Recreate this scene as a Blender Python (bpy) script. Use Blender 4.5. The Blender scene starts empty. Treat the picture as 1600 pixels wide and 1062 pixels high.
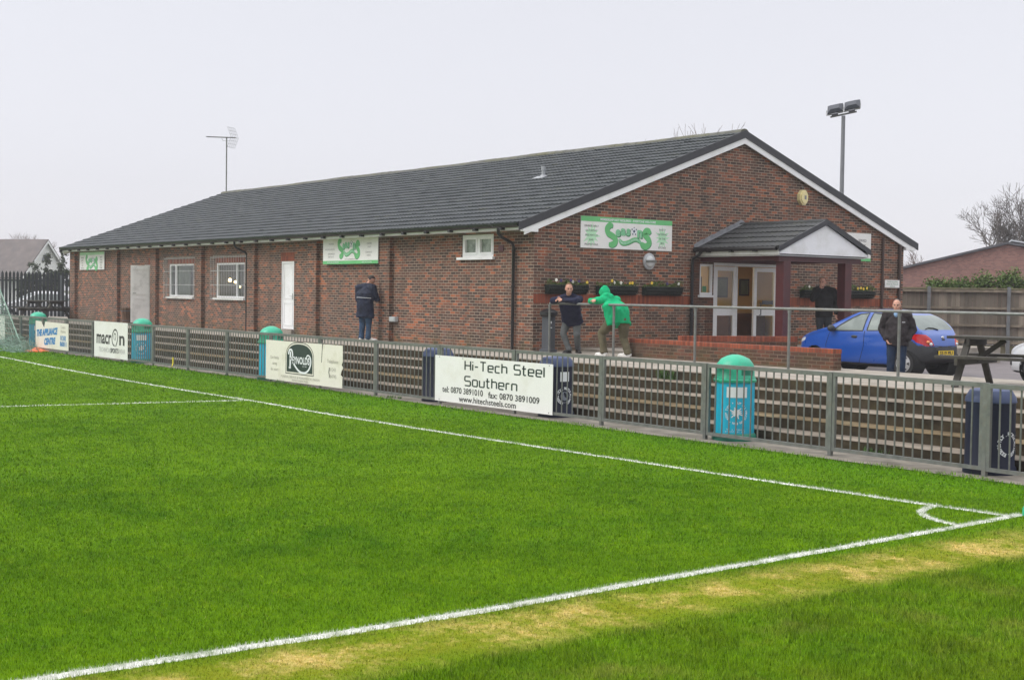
import bpy, bmesh, math, random
import numpy as np
from mathutils import Vector, Matrix, noise as mnoise
R=math.radians
sc=bpy.context.scene
# ------------------------------------------------------------------ camera
cam=bpy.data.objects.new('camera',bpy.data.cameras.new('camera'))
sc.collection.objects.link(cam); sc.camera=cam
CAM=Vector((23.630,-18.264,2.052))
fwd=Vector((-0.7998,0.5989,-0.0339)).normalized()
rgt=Vector((0.5985,0.8010,0.0147)); rgt=(rgt-fwd*rgt.dot(fwd)).normalized()
up=rgt.cross(fwd)
cam.matrix_world=Matrix(((rgt.x,up.x,-fwd.x,CAM.x),(rgt.y,up.y,-fwd.y,CAM.y),(rgt.z,up.z,-fwd.z,CAM.z),(0,0,0,1)))
cam.data.sensor_width=36; cam.data.lens=47.42
cam.data.clip_start=.1; cam.data.clip_end=3000
# ------------------------------------------------------------------ light: overcast sky, faint wide sun
SUN_EL,SUN_AZ=R(46),R(206)        # azimuth: clockwise from +y
w=bpy.data.worlds.new('World'); sc.world=w; w.use_nodes=True
nt=w.node_tree; nt.nodes.clear()
def wn(t,**k):
    n=nt.nodes.new(t)
    for a,b in k.items(): setattr(n,a,b)
    return n
sky=wn('ShaderNodeTexSky',sky_type='NISHITA',sun_disc=False,sun_elevation=SUN_EL,sun_rotation=SUN_AZ)
hs=wn('ShaderNodeHueSaturation'); hs.inputs['Saturation'].default_value=.18
nt.links.new(sky.outputs[0],hs.inputs['Color'])
bg1=wn('ShaderNodeBackground'); bg1.inputs[1].default_value=.05
nt.links.new(hs.outputs[0],bg1.inputs[0])
tc=wn('ShaderNodeTexCoord'); sx=wn('ShaderNodeSeparateXYZ'); nt.links.new(tc.outputs['Generated'],sx.inputs[0])
cl=wn('ShaderNodeTexNoise'); cl.inputs['Scale'].default_value=2.2; cl.inputs['Detail'].default_value=4
nt.links.new(tc.outputs['Generated'],cl.inputs['Vector'])
ad=wn('ShaderNodeMath',operation='MULTIPLY_ADD'); nt.links.new(cl.outputs[0],ad.inputs[0]); ad.inputs[1].default_value=.12; nt.links.new(sx.outputs['Z'],ad.inputs[2])
rp=wn('ShaderNodeValToRGB'); nt.links.new(ad.outputs[0],rp.inputs[0])
e=rp.color_ramp.elements
e[0].position=0.0; e[0].color=(.46,.445,.49,1)
e[1].position=1.0; e[1].color=(1.75,1.75,1.8,1)
m=rp.color_ramp.elements.new(.31); m.color=(.50,.505,.555,1)
bg2=wn('ShaderNodeBackground'); bg2.inputs[1].default_value=.92
nt.links.new(rp.outputs[0],bg2.inputs[0])
ash=wn('ShaderNodeAddShader'); nt.links.new(bg1.outputs[0],ash.inputs[0]); nt.links.new(bg2.outputs[0],ash.inputs[1])
out=wn('ShaderNodeOutputWorld'); nt.links.new(ash.outputs[0],out.inputs[0])
sun=bpy.data.objects.new('sun',bpy.data.lights.new('sun','SUN')); sc.collection.objects.link(sun)
sun.data.energy=1.5; sun.data.angle=R(35); sun.data.color=(1,.97,.92)
sd=Vector((math.sin(SUN_AZ)*math.cos(SUN_EL),math.cos(SUN_AZ)*math.cos(SUN_EL),math.sin(SUN_EL)))
sun.rotation_euler=sd.to_track_quat('Z','Y').to_euler(); sun.location=(0,-30,40)
sc.view_settings.view_transform='Standard'; sc.view_settings.look='None'
sc.view_settings.exposure=0.27; sc.view_settings.gamma=1
sc.cycles.max_bounces=6; sc.cycles.transparent_max_bounces=12
random.seed(7); np.random.seed(7)

# ------------------------------------------------------------------ helpers
class MB:
    def __init__(s): s.v=[];s.f=[];s.m=[]
    def add(s,v,f,mi=0):
        n=len(s.v); s.v+=[tuple(p) for p in v]; s.f+=[tuple(i+n for i in q) for q in f]; s.m+=[mi]*len(f); return s
    def box(s,x0,x1,y0,y1,z0,z1,mi=0,M=None):
        v=[(x0,y0,z0),(x1,y0,z0),(x1,y1,z0),(x0,y1,z0),(x0,y0,z1),(x1,y0,z1),(x1,y1,z1),(x0,y1,z1)]
        if M is not None: v=[M@Vector(p) for p in v]
        return s.add(v,[(0,3,2,1),(4,5,6,7),(0,1,5,4),(1,2,6,5),(2,3,7,6),(3,0,4,7)],mi)
    def bbox(s,x0,x1,y0,y1,z0,z1,b=.01,mi=0,M=None):   # chamfered box
        bm=bmesh.new(); bmesh.ops.create_cube(bm,size=1)
        for q in bm.verts: q.co=Vector(((x0+x1)/2+q.co.x*(x1-x0),(y0+y1)/2+q.co.y*(y1-y0),(z0+z1)/2+q.co.z*(z1-z0)))
        bmesh.ops.bevel(bm,geom=bm.edges[:],offset=b,segments=2,affect='EDGES',profile=.6)
        return s.bm(bm,mi,M)
    def bm(s,bm,mi=0,M=None):
        bm.verts.index_update()
        v=[(M@q.co if M is not None else q.co.copy()) for q in bm.verts]
        s.add(v,[[q.index for q in f.verts] for f in bm.faces],mi); bm.free(); return s
    def beam(s,p,q,wd,ht,mi=0,upv=(0,0,1)):
        p=Vector(p);q=Vector(q);d=(q-p).normalized();u=Vector(upv)
        if abs(d.dot(u))>.98:u=Vector((1,0,0))
        a=d.cross(u).normalized();b=a.cross(d)
        v=[c+a*(i*wd/2)+b*(j*ht/2) for c in(p,q) for i,j in((-1,-1),(1,-1),(1,1),(-1,1))]
        return s.add(v,[(0,1,2,3),(7,6,5,4),(0,4,5,1),(1,5,6,2),(2,6,7,3),(3,7,4,0)],mi)
    def tube(s,pts,rad,n=8,mi=0,cap=True):
        pts=[Vector(p) for p in pts]; rr=rad if isinstance(rad,(list,tuple)) else [rad]*len(pts)
        v=[];f=[];ref=None
        for i,p in enumerate(pts):
            d=(pts[min(i+1,len(pts)-1)]-pts[max(i-1,0)]).normalized()
            if ref is None: ref=Vector((0,0,1)) if abs(d.z)<.9 else Vector((1,0,0))
            a=d.cross(ref).normalized(); b=a.cross(d); ref=b if abs(d.dot(b))<.9 else ref
            for k in range(n):
                t=2*math.pi*k/n; v.append(p+(a*math.cos(t)+b*math.sin(t))*rr[i])
        for i in range(len(pts)-1):
            for k in range(n):
                k2=(k+1)%n; f.append((i*n+k,i*n+k2,(i+1)*n+k2,(i+1)*n+k))
        if cap: f+=[tuple(range(n))[::-1],tuple(range((len(pts)-1)*n,len(pts)*n))]
        return s.add(v,f,mi)
    def lathe(s,prof,c=(0,0,0),n=32,mi=0,M=None,cap=True):
        v=[];f=[]
        for r_,z in prof:
            for k in range(n):
                t=2*math.pi*k/n; p=Vector((c[0]+r_*math.cos(t),c[1]+r_*math.sin(t),c[2]+z)); v.append(M@p if M is not None else p)
        for i in range(len(prof)-1):
            for k in range(n):
                k2=(k+1)%n; f.append((i*n+k,i*n+k2,(i+1)*n+k2,(i+1)*n+k))
        if cap and prof[0][0]>1e-4: f.append(tuple(range(n))[::-1])
        if cap and prof[-1][0]>1e-4: f.append(tuple(range((len(prof)-1)*n,len(prof)*n)))
        return s.add(v,f,mi)
    def prism(s,poly,M,h,mi=0):   # polygon (a,b) in M's xy-plane, extruded along +z of M by h
        n=len(poly); v=[M@Vector((a,b,0)) for a,b in poly]+[M@Vector((a,b,h)) for a,b in poly]
        return s.add(v,[tuple(range(n))[::-1],tuple(range(n,2*n))]+[(i,(i+1)%n,n+(i+1)%n,n+i) for i in range(n)],mi)
    def ell(s,c,r_,n=16,mi=0,M=None):
        bm=bmesh.new(); bmesh.ops.create_uvsphere(bm,u_segments=n,v_segments=max(6,n//2),radius=1)
        for q in bm.verts: q.co=Vector((c[0]+q.co.x*r_[0],c[1]+q.co.y*r_[1],c[2]+q.co.z*r_[2]))
        return s.bm(bm,mi,M)
    def cap2(s,p,q,r1,r2,n=10,mi=0):
        p=Vector(p);q=Vector(q); s.ell(p,(r1,)*3,n,mi); s.ell(q,(r2,)*3,n,mi); return s.tube([p,q],[r1,r2],n,mi)
    def build(s,name,mats,parent=None,smooth=False,world=False,coll=None):
        me=bpy.data.meshes.new(name); me.from_pydata(s.v,[],s.f); me.update()
        for q in (mats if isinstance(mats,(list,tuple)) else [mats]): me.materials.append(q)
        if any(s.m): me.polygons.foreach_set('material_index',s.m)
        if smooth: me.polygons.foreach_set('use_smooth',[True]*len(s.f))
        o=bpy.data.objects.new(name,me); sc.collection.objects.link(o)
        if parent is not None:
            o.parent=parent
            if world: o.matrix_parent_inverse=wmat(parent).inverted()
        if smooth=='auto': autosmooth(me)
        return o
def wmat(o):
    m=Matrix.LocRotScale(o.location,o.rotation_euler,o.scale)
    return (wmat(o.parent)@o.matrix_parent_inverse@m) if o.parent else m
def autosmooth(me,ang=35):
    bm=bmesh.new(); bm.from_mesh(me)
    for e in bm.edges:
        if len(e.link_faces)==2 and e.calc_face_angle(0)>R(ang): e.smooth=False
    bm.to_mesh(me); bm.free()
def thing(name,label,cat,loc=(0,0,0),rz=0,group=None):
    o=bpy.data.objects.new(name,None); sc.collection.objects.link(o); o.empty_display_size=.2
    o.location=loc; o.rotation_euler=(0,0,rz); o['label']=label; o['category']=cat
    if group:o['group']=group
    return o
def tag(o,label,cat,group=None):
    o['label']=label;o['category']=cat
    if group:o['group']=group
    return o
def struct(o,kind='structure'): o['kind']=kind; return o
def dup(o,parent=None):
    c=o.copy(); sc.collection.objects.link(c)
    if parent is not None: c.parent=parent
    for ch in list(o.children): dup(ch,c)
    return c
def frameM(p,rx,ux):   # matrix with x=rx, y=ux, z=normal, origin p
    rx=Vector(rx).normalized();ux=Vector(ux).normalized();n=rx.cross(ux)
    return Matrix(((rx.x,ux.x,n.x,p[0]),(rx.y,ux.y,n.y,p[1]),(rx.z,ux.z,n.z,p[2]),(0,0,0,1)))
def face_y(x,y,z): return frameM((x,y,z),(1,0,0),(0,0,1))     # faces -y
def face_x(x,y,z): return frameM((x,y,z),(0,1,0),(0,0,1))     # faces +x
WS=bpy.data.scenes.new('workshop')       # scratch scene for evaluating text and remeshes, removed at the end
def evalmesh(o):
    vl=WS.view_layers[0]; vl.update(); dgr=vl.depsgraph; dgr.update()
    return bpy.data.meshes.new_from_object(o.evaluated_get(dgr))
_tc={}
def text(mb,s,M,size,x=0,y=0,align='CENTER',width=None,mi=0,bold=0,shear=0,h=.003,skew=0):
    key=(s,round(size,5),align,round(bold,5),shear)
    if key not in _tc:
        cu=bpy.data.curves.new('t','FONT'); cu.body=s; cu.size=size; cu.align_x=align; cu.align_y='CENTER'; cu.offset=bold; cu.shear=shear; cu.resolution_u=3
        o=bpy.data.objects.new('t',cu); WS.collection.objects.link(o)
        me=evalmesh(o); _tc[key]=([tuple(v.co) for v in me.vertices],[tuple(p.vertices) for p in me.polygons])
        bpy.data.objects.remove(o); bpy.data.curves.remove(cu); bpy.data.meshes.remove(me)
    vs=[Vector(v) for v in _tc[key][0]]; fs=_tc[key][1]
    if vs:
        if width:
            a=min(v.x for v in vs);b=max(v.x for v in vs);k=width/(b-a)
            for v in vs: v.x*=k
        mb.add([M@Vector((v.x+x,v.y+y+v.x*skew,h)) for v in vs],fs,mi)
def stroke(mb,pts,M,wd,h=.003,mi=0,taper=None,th=.002):   # flat ribbon along polyline with round-ish joins
    pts=[Vector((a,b,0)) for a,b in pts]; L=[];Rr=[]
    for i,p in enumerate(pts):
        d0=(p-pts[i-1]).normalized() if i else (pts[1]-p).normalized()
        d1=(pts[i+1]-p).normalized() if i<len(pts)-1 else d0
        d=(d0+d1).normalized() if (d0+d1).length>.1 else d1
        n=Vector((-d.y,d.x,0)); k=1/max(.5,n.dot(Vector((-d0.y,d0.x,0))))
        ww=wd*(taper[i] if taper else 1)/2*k
        L.append(M@(p+n*ww+Vector((0,0,h)))); Rr.append(M@(p-n*ww+Vector((0,0,h))))
    n=len(pts); mb.add(L+Rr,[(n+i,n+i+1,i+1,i) for i in range(n-1)],mi)
def bez(pts,n=8):   # Catmull-Rom through points
    P=[Vector((*p,0)) if len(p)==2 else Vector(p) for p in pts]; o=[]
    for i in range(len(P)-1):
        a=P[max(i-1,0)];b=P[i];c=P[i+1];d=P[min(i+2,len(P)-1)]
        for k in range(n):
            t=k/n; o.append(.5*((2*b)+(c-a)*t+(2*a-5*b+4*c-d)*t*t+(3*b-a-3*c+d)*t**3))
    o.append(P[-1]); return [tuple(q)[:len(pts[0])] for q in o]

# ------------------------------------------------------------------ materials
class NT:
    def __init__(s,name):
        s.mat=bpy.data.materials.new(name); s.mat.use_nodes=True; s.t=s.mat.node_tree; s.t.nodes.clear()
        s.out=s.n('ShaderNodeOutputMaterial'); s.b=s.n('ShaderNodeBsdfPrincipled'); s.l(s.b.outputs[0],s.out.inputs[0])
    def n(s,t,**k):
        q=s.t.nodes.new(t)
        for a,b in k.items():
            if a.startswith('i_'): s.set(q.inputs[a[2:].replace('_',' ')],b)
            else: setattr(q,a,b)
        return q
    def set(s,sock,val):
        if hasattr(val,'is_output') or isinstance(val,bpy.types.NodeSocket): s.l(val,sock)
        else: sock.default_value=val
    def l(s,a,b): s.t.links.new(a,b)
    def math(s,op,a,b=None,c=None,clamp=False):
        q=s.n('ShaderNodeMath',operation=op); q.use_clamp=clamp
        for i,v in enumerate((a,b,c)):
            if v is not None: s.set(q.inputs[i],v)
        return q.outputs[0]
    def mix(s,f,a,b,mode='MIX'):
        q=s.n('ShaderNodeMix',data_type='RGBA',blend_type=mode)
        s.set(q.inputs[0],f)
        for i,v in((6,a),(7,b)):
            s.set(q.inputs[i],v if not isinstance(v,tuple) else (*v,1)[:4])
        return q.outputs[2]
    def noise(s,vec,scale,detail=4,rough=.55,out=0):
        q=s.n('ShaderNodeTexNoise'); q.inputs['Scale'].default_value=scale;q.inputs['Detail'].default_value=detail;q.inputs['Roughness'].default_value=rough
        if vec is not None: s.l(vec,q.inputs['Vector'])
        return q.outputs[out]
    def ramp(s,f,*st):
        q=s.n('ShaderNodeValToRGB'); e=q.color_ramp.elements
        while len(e)<len(st): e.new(.5)
        for k,(p,c) in zip(e,st): k.position=p; k.color=(*c,1)[:4] if isinstance(c,tuple) else (c,c,c,1)
        s.l(f,q.inputs[0]); return q.outputs[0]
    def pos(s): return s.n('ShaderNodeNewGeometry').outputs['Position']
    def bump(s,h,st=.3,dist=.01):
        q=s.n('ShaderNodeBump'); q.inputs['Strength'].default_value=st;q.inputs['Distance'].default_value=dist
        s.l(h,q.inputs['Height']); s.l(q.outputs[0],s.b.inputs['Normal']); return q
    def base(s,c): s.set(s.b.inputs['Base Color'],(*c,1) if isinstance(c,tuple) else c)
    def p(s,**k):
        for a,b in k.items(): s.set(s.b.inputs[a.replace('_',' ')],b)
        return s
_mats={}
def plain(name,col,rough=.6,var=.15,scale=6,metal=0,bump=.1,spec=.5,dirt=None,dscale=2.5,coat=0):
    if name in _mats: return _mats[name]
    t=NT(name); tc=t.n('ShaderNodeTexCoord').outputs['Object']
    n1=t.noise(tc,scale,5); n2=t.noise(tc,dscale,5,.65)
    c=t.mix(t.ramp(n1,(.3,0),(.7,1)),tuple(x*(1-var) for x in col),tuple(min(1,x*(1+var)) for x in col))
    if dirt: c=t.mix(t.ramp(n2,(.5,0),(.72,.75)),c,dirt)
    t.base(c); t.p(Roughness=t.math('MULTIPLY_ADD',n2,.25,rough-.12),Metallic=metal)
    t.b.inputs['Specular IOR Level'].default_value=spec
    if coat: t.p(Coat_Weight=coat,Coat_Roughness=.08)
    if bump: t.bump(t.noise(tc,scale*14,3),bump,.004)
    _mats[name]=t.mat; return t.mat
def brick_mat(name,ramp,mortar=(.43,.35,.265),bw=.2035,bh=.0676,moss=True,zoff=0.0,vert=False):
    t=NT(name); g=t.n('ShaderNodeNewGeometry'); s=t.n('ShaderNodeSeparateXYZ'); t.l(g.outputs['Position'],s.inputs[0])
    u=t.math('ADD',s.outputs[0],s.outputs[1]); v=t.math('ADD',s.outputs[2],zoff)
    c=t.n('ShaderNodeCombineXYZ'); t.l(u,c.inputs[0]); t.l(v,c.inputs[1])
    b=t.n('ShaderNodeTexBrick'); b.offset=.5; b.inputs['Scale'].default_value=1
    b.inputs['Brick Width'].default_value=bw;b.inputs['Row Height'].default_value=bh;b.inputs['Mortar Size'].default_value=.0078;b.inputs['Mortar Smooth'].default_value=.25;b.inputs['Bias'].default_value=0
    b.inputs['Color1'].default_value=(0,0,0,1);b.inputs['Color2'].default_value=(1,1,1,1);b.inputs['Mortar'].default_value=(.5,.5,.5,1)
    t.l(c.outputs[0],b.inputs['Vector'])
    big=t.noise(g.outputs['Position'],.55,3); fine=t.noise(g.outputs['Position'],38,4,.7); mid=t.noise(g.outputs['Position'],3.1,4,.6)
    r_=t.math('ADD',b.outputs['Color'],t.math('MULTIPLY_ADD',big,.5,-.25)); r_=t.math('ADD',r_,t.math('MULTIPLY_ADD',mid,.30,-.15))
    col=t.ramp(r_,*ramp)
    col=t.mix(t.math('MULTIPLY_ADD',fine,.7,-.1,clamp=True),col,(.5,.5,.5),'OVERLAY')
    mo=t.mix(t.math('MULTIPLY_ADD',mid,1.6,-.45,clamp=True),tuple(x*.55 for x in mortar),mortar)
    col=t.mix(b.outputs['Fac'],col,mo)
    if moss:
        h=t.math('SUBTRACT',1.0,t.math('DIVIDE',t.math('SUBTRACT',s.outputs[2],.78),.55),clamp=True)
        k=t.math('MULTIPLY',t.math('POWER',h,1.4),t.ramp(t.noise(g.outputs['Position'],2.2,5,.65),(.42,0),(.7,.8)))
        col=t.mix(k,col,(.075,.072,.022))
    if moss:   # rain streaks and patches of grime, lime bloom on a few courses
        sv=t.n('ShaderNodeCombineXYZ'); t.l(t.math('MULTIPLY',u,2.4),sv.inputs[0]); t.l(t.math('MULTIPLY',s.outputs[2],.28),sv.inputs[1])
        st=t.noise(sv.outputs[0],1.0,5,.65); col=t.mix(t.ramp(st,(.50,0),(.74,.50)),col,(.050,.038,.030))
        pt=t.noise(g.outputs['Position'],.8,6,.7); col=t.mix(t.ramp(pt,(.56,0),(.72,.28)),col,(.25,.20,.165))
    t.base(col); t.p(Roughness=t.math('MULTIPLY_ADD',fine,.3,.62)); t.b.inputs['Specular IOR Level'].default_value=.3
    hgt=t.math('ADD',t.math('MULTIPLY',b.outputs['Fac'],-1.0),t.math('MULTIPLY',fine,.35))
    t.bump(hgt,.6,.006); return t.mat
BR=((0,(.055,.034,.027)),(.28,(.088,.048,.035)),(.54,(.130,.062,.042)),(.74,(.178,.072,.044)),(.90,(.255,.083,.043)),(1.0,(.36,.112,.050)))
M_brick=brick_mat('brown brindled brick',BR)
M_redb=brick_mat('red soldier brick',((0,(.15,.040,.022)),(.5,(.23,.056,.028)),(1,(.31,.078,.036))),mortar=(.24,.10,.06),bw=.0676,bh=.40,zoff=-1.86+.4*5,moss=False)
M_redw=brick_mat('red wall brick',((0,(.056,.030,.022)),(.5,(.098,.041,.026)),(1,(.165,.056,.032))),mortar=(.24,.17,.12),moss=True)
M_brickfar=brick_mat('pale red brick',((0,(.20,.10,.085)),(.5,(.25,.12,.10)),(1,(.30,.15,.12))),mortar=(.30,.22,.19),moss=False)
def roof_mat(name,c0,c1,lich=True):
    t=NT(name); P=t.pos(); n1=t.noise(P,1.1,5,.6); n2=t.noise(P,9,4,.7); n3=t.noise(P,60,3,.7)
    s=t.n('ShaderNodeSeparateXYZ'); t.l(P,s.inputs[0])
    # tile to tile tone
    vx=t.math('FLOOR',t.math('DIVIDE',s.outputs[0],.30)); vy=t.math('FLOOR',t.math('DIVIDE',s.outputs[1],.3255))
    cb=t.n('ShaderNodeCombineXYZ'); t.l(vx,cb.inputs[0]); t.l(vy,cb.inputs[1])
    wn_=t.n('ShaderNodeTexWhiteNoise',noise_dimensions='2D'); t.l(cb.outputs[0],wn_.inputs['Vector'])
    f=t.math('ADD',t.math('MULTIPLY',n1,.5),t.math('MULTIPLY',wn_.outputs[0],.5))
    c=t.mix(f,c0,c1)
    if lich:
        c=t.mix(t.ramp(n2,(.60,0),(.78,.45)),c,(.17,.17,.145)); c=t.mix(t.ramp(t.noise(P,2.3,5,.7),(.56,0),(.75,.5)),c,(.085,.085,.055))
    t.base(c); t.p(Roughness=t.math('MULTIPLY_ADD',n2,.3,.52)); t.b.inputs['Specular IOR Level'].default_value=.25
    t.bump(n3,.25,.004); return t.mat
M_tile=roof_mat('grey concrete roof tile',(.026,.031,.035),(.060,.067,.071))
M_tile2=roof_mat('dark porch roof tile',(.028,.030,.032),(.06,.062,.062))
M_upvc=plain('white plastic trim',(.80,.80,.80),.35,.03,3,bump=0,dirt=(.62,.62,.58),dscale=1.7)
M_upvcd=plain('aged white trim',(.62,.62,.59),.5,.08,5,bump=.05,dirt=(.40,.40,.36),dscale=2)
M_black=plain('black plastic gutter',(.012,.012,.013),.3,.2,8,bump=0)
M_verge=plain('dark verge cloak',(.030,.031,.036),.45,.15,8,bump=.05)
M_maroon=plain('maroon painted timber',(.066,.011,.013),.45,.2,5,bump=.1)
M_galv=plain('galvanised steel',(.18,.188,.175),.48,.22,9,metal=.55,bump=.15,dirt=(.20,.185,.15),dscale=7)
M_conc=plain('worn pale concrete',(.29,.26,.22),.85,.22,4,bump=.5,spec=.25,dirt=(.17,.15,.115),dscale=1.3)
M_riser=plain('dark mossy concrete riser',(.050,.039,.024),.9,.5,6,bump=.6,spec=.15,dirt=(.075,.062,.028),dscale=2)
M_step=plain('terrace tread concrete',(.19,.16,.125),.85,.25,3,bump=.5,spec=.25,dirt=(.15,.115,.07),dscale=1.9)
M_tar=plain('wet pinkish tarmac',(.125,.105,.105),.55,.2,5,bump=.5,dirt=(.09,.08,.08),dscale=.8)
M_white=plain('white board face',(.76,.755,.73),.45,.03,2,bump=0,dirt=(.62,.60,.53),dscale=1.1)
M_cream=plain('yellowed white board',(.74,.71,.62),.5,.04,2,bump=0,dirt=(.55,.52,.40),dscale=2)
M_ink=plain('black lettering',(.02,.02,.02),.5,.05,3,bump=0)
M_inkg=plain('dark green lettering',(.012,.030,.022),.5,.05,3,bump=0)
M_grey=plain('grey lettering',(.22,.22,.22),.5,.05,3,bump=0)
M_logo=plain('sign green',(.13,.47,.17),.5,.08,2,bump=0)
M_logod=plain('sign deep green shade',(.05,.20,.09),.5,.08,2,bump=0)
M_logom=plain('sign mid green',(.20,.52,.28),.5,.08,2,bump=0)
M_logol=plain('sign pale green',(.45,.72,.48),.5,.08,2,bump=0)
M_ball=plain('printed ball blue grey',(.06,.07,.13),.5,.1,2,bump=0)
M_blue=plain('blue lettering',(.02,.20,.47),.5,.08,3,bump=0)
M_paint=plain('white paint print',(.74,.76,.78),.5,.04,3,bump=0)
M_wood=plain('weathered grey timber',(.20,.165,.125),.85,.35,3,bump=.6,spec=.2,dirt=(.11,.09,.065),dscale=5)
def boards_mat():
    t=NT('weathered fence boards'); g=t.n('ShaderNodeNewGeometry'); mp=t.n('ShaderNodeMapping'); mp.inputs['Scale'].default_value=(9,9,.7); t.l(g.outputs['Position'],mp.inputs[0])
    n1=t.noise(mp.outputs[0],1,5,.65); c=t.ramp(g.outputs['Random Per Island'],(0,(.095,.078,.060)),(.35,(.15,.125,.098)),(.7,(.20,.168,.130)),(1,(.27,.225,.175)))
    c=t.mix(t.ramp(n1,(.35,0),(.75,.6)),c,(.085,.07,.052)); t.base(c); t.p(Roughness=.85); t.bump(n1,.5,.01); return t.mat
M_boards=boards_mat()
M_wooddk=plain('dark stained timber',(.032,.028,.022),.75,.3,4,bump=.4,dirt=(.08,.08,.05),dscale=3)
M_navy=plain('navy plastic',(.003,.006,.022),.55,.15,3,bump=.03,spec=.3,dirt=(.012,.02,.05))
M_navyl=plain('faded navy plastic',(.035,.055,.13),.5,.12,3,bump=.03)
M_cyan=plain('cyan plastic',(.004,.42,.62),.4,.08,2,bump=.03,dirt=(.05,.30,.40),dscale=5)
M_green=plain('green plastic',(.010,.36,.21),.38,.08,2,bump=.03,dirt=(.03,.22,.14),dscale=6)
M_greend=plain('deep green plastic',(.006,.16,.10),.4,.15,3,bump=.03)
M_dgrey=plain('dark grey metal',(.055,.06,.07),.45,.15,5,bump=.05)
M_steelb=plain('black steel palisade',(.022,.028,.032),.5,.2,4,bump=.05)
M_chr0=plain('brushed handle',(.45,.45,.45),.3,.05,4,metal=.8,bump=0)
M_soil=plain('dark foliage',(.025,.055,.014),.8,.5,30,bump=.4,spec=.2)
M_leaf=plain('hedge leaf',(.075,.125,.022),.6,.45,5,bump=0,spec=.3,dirt=(.10,.10,.03),dscale=2)
M_leafd=plain('dark shrub leaf',(.045,.060,.030),.6,.4,5,bump=0,spec=.3)
M_bark=plain('grey brown bark',(.10,.085,.075),.9,.25,4,bump=.3,spec=.1)
M_barkr=plain('reddish twig bark',(.13,.085,.07),.9,.25,4,bump=.2,spec=.1)
def glass_mat(name,tint,tr=.6,rough=.03):
    t=NT(name); tr_=t.n('ShaderNodeBsdfTransparent'); tr_.inputs[0].default_value=(*tint,1)
    gl=t.n('ShaderNodeBsdfGlossy'); gl.inputs['Roughness'].default_value=rough; gl.inputs[0].default_value=(.9,.92,.95,1)
    fr=t.n('ShaderNodeFresnel'); fr.inputs[0].default_value=1.5
    f=t.math('MULTIPLY_ADD',fr.outputs[0],1.0,1-tr,clamp=True)
    mx=t.n('ShaderNodeMixShader'); t.l(f,mx.inputs[0]); t.l(tr_.outputs[0],mx.inputs[1]); t.l(gl.outputs[0],mx.inputs[2]); t.l(mx.outputs[0],t.out.inputs[0]); return t.mat
M_glass=glass_mat('window glass',(.80,.84,.80),.97)
M_frost=plain('frosted glass',(.23,.27,.22),.25,.5,7,bump=.2,dirt=(.13,.16,.12),dscale=9)
def emit(name,c,s):
    t=NT(name); t.base(c); t.p(Emission_Color=(*c,1),Emission_Strength=s); return t.mat

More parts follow.
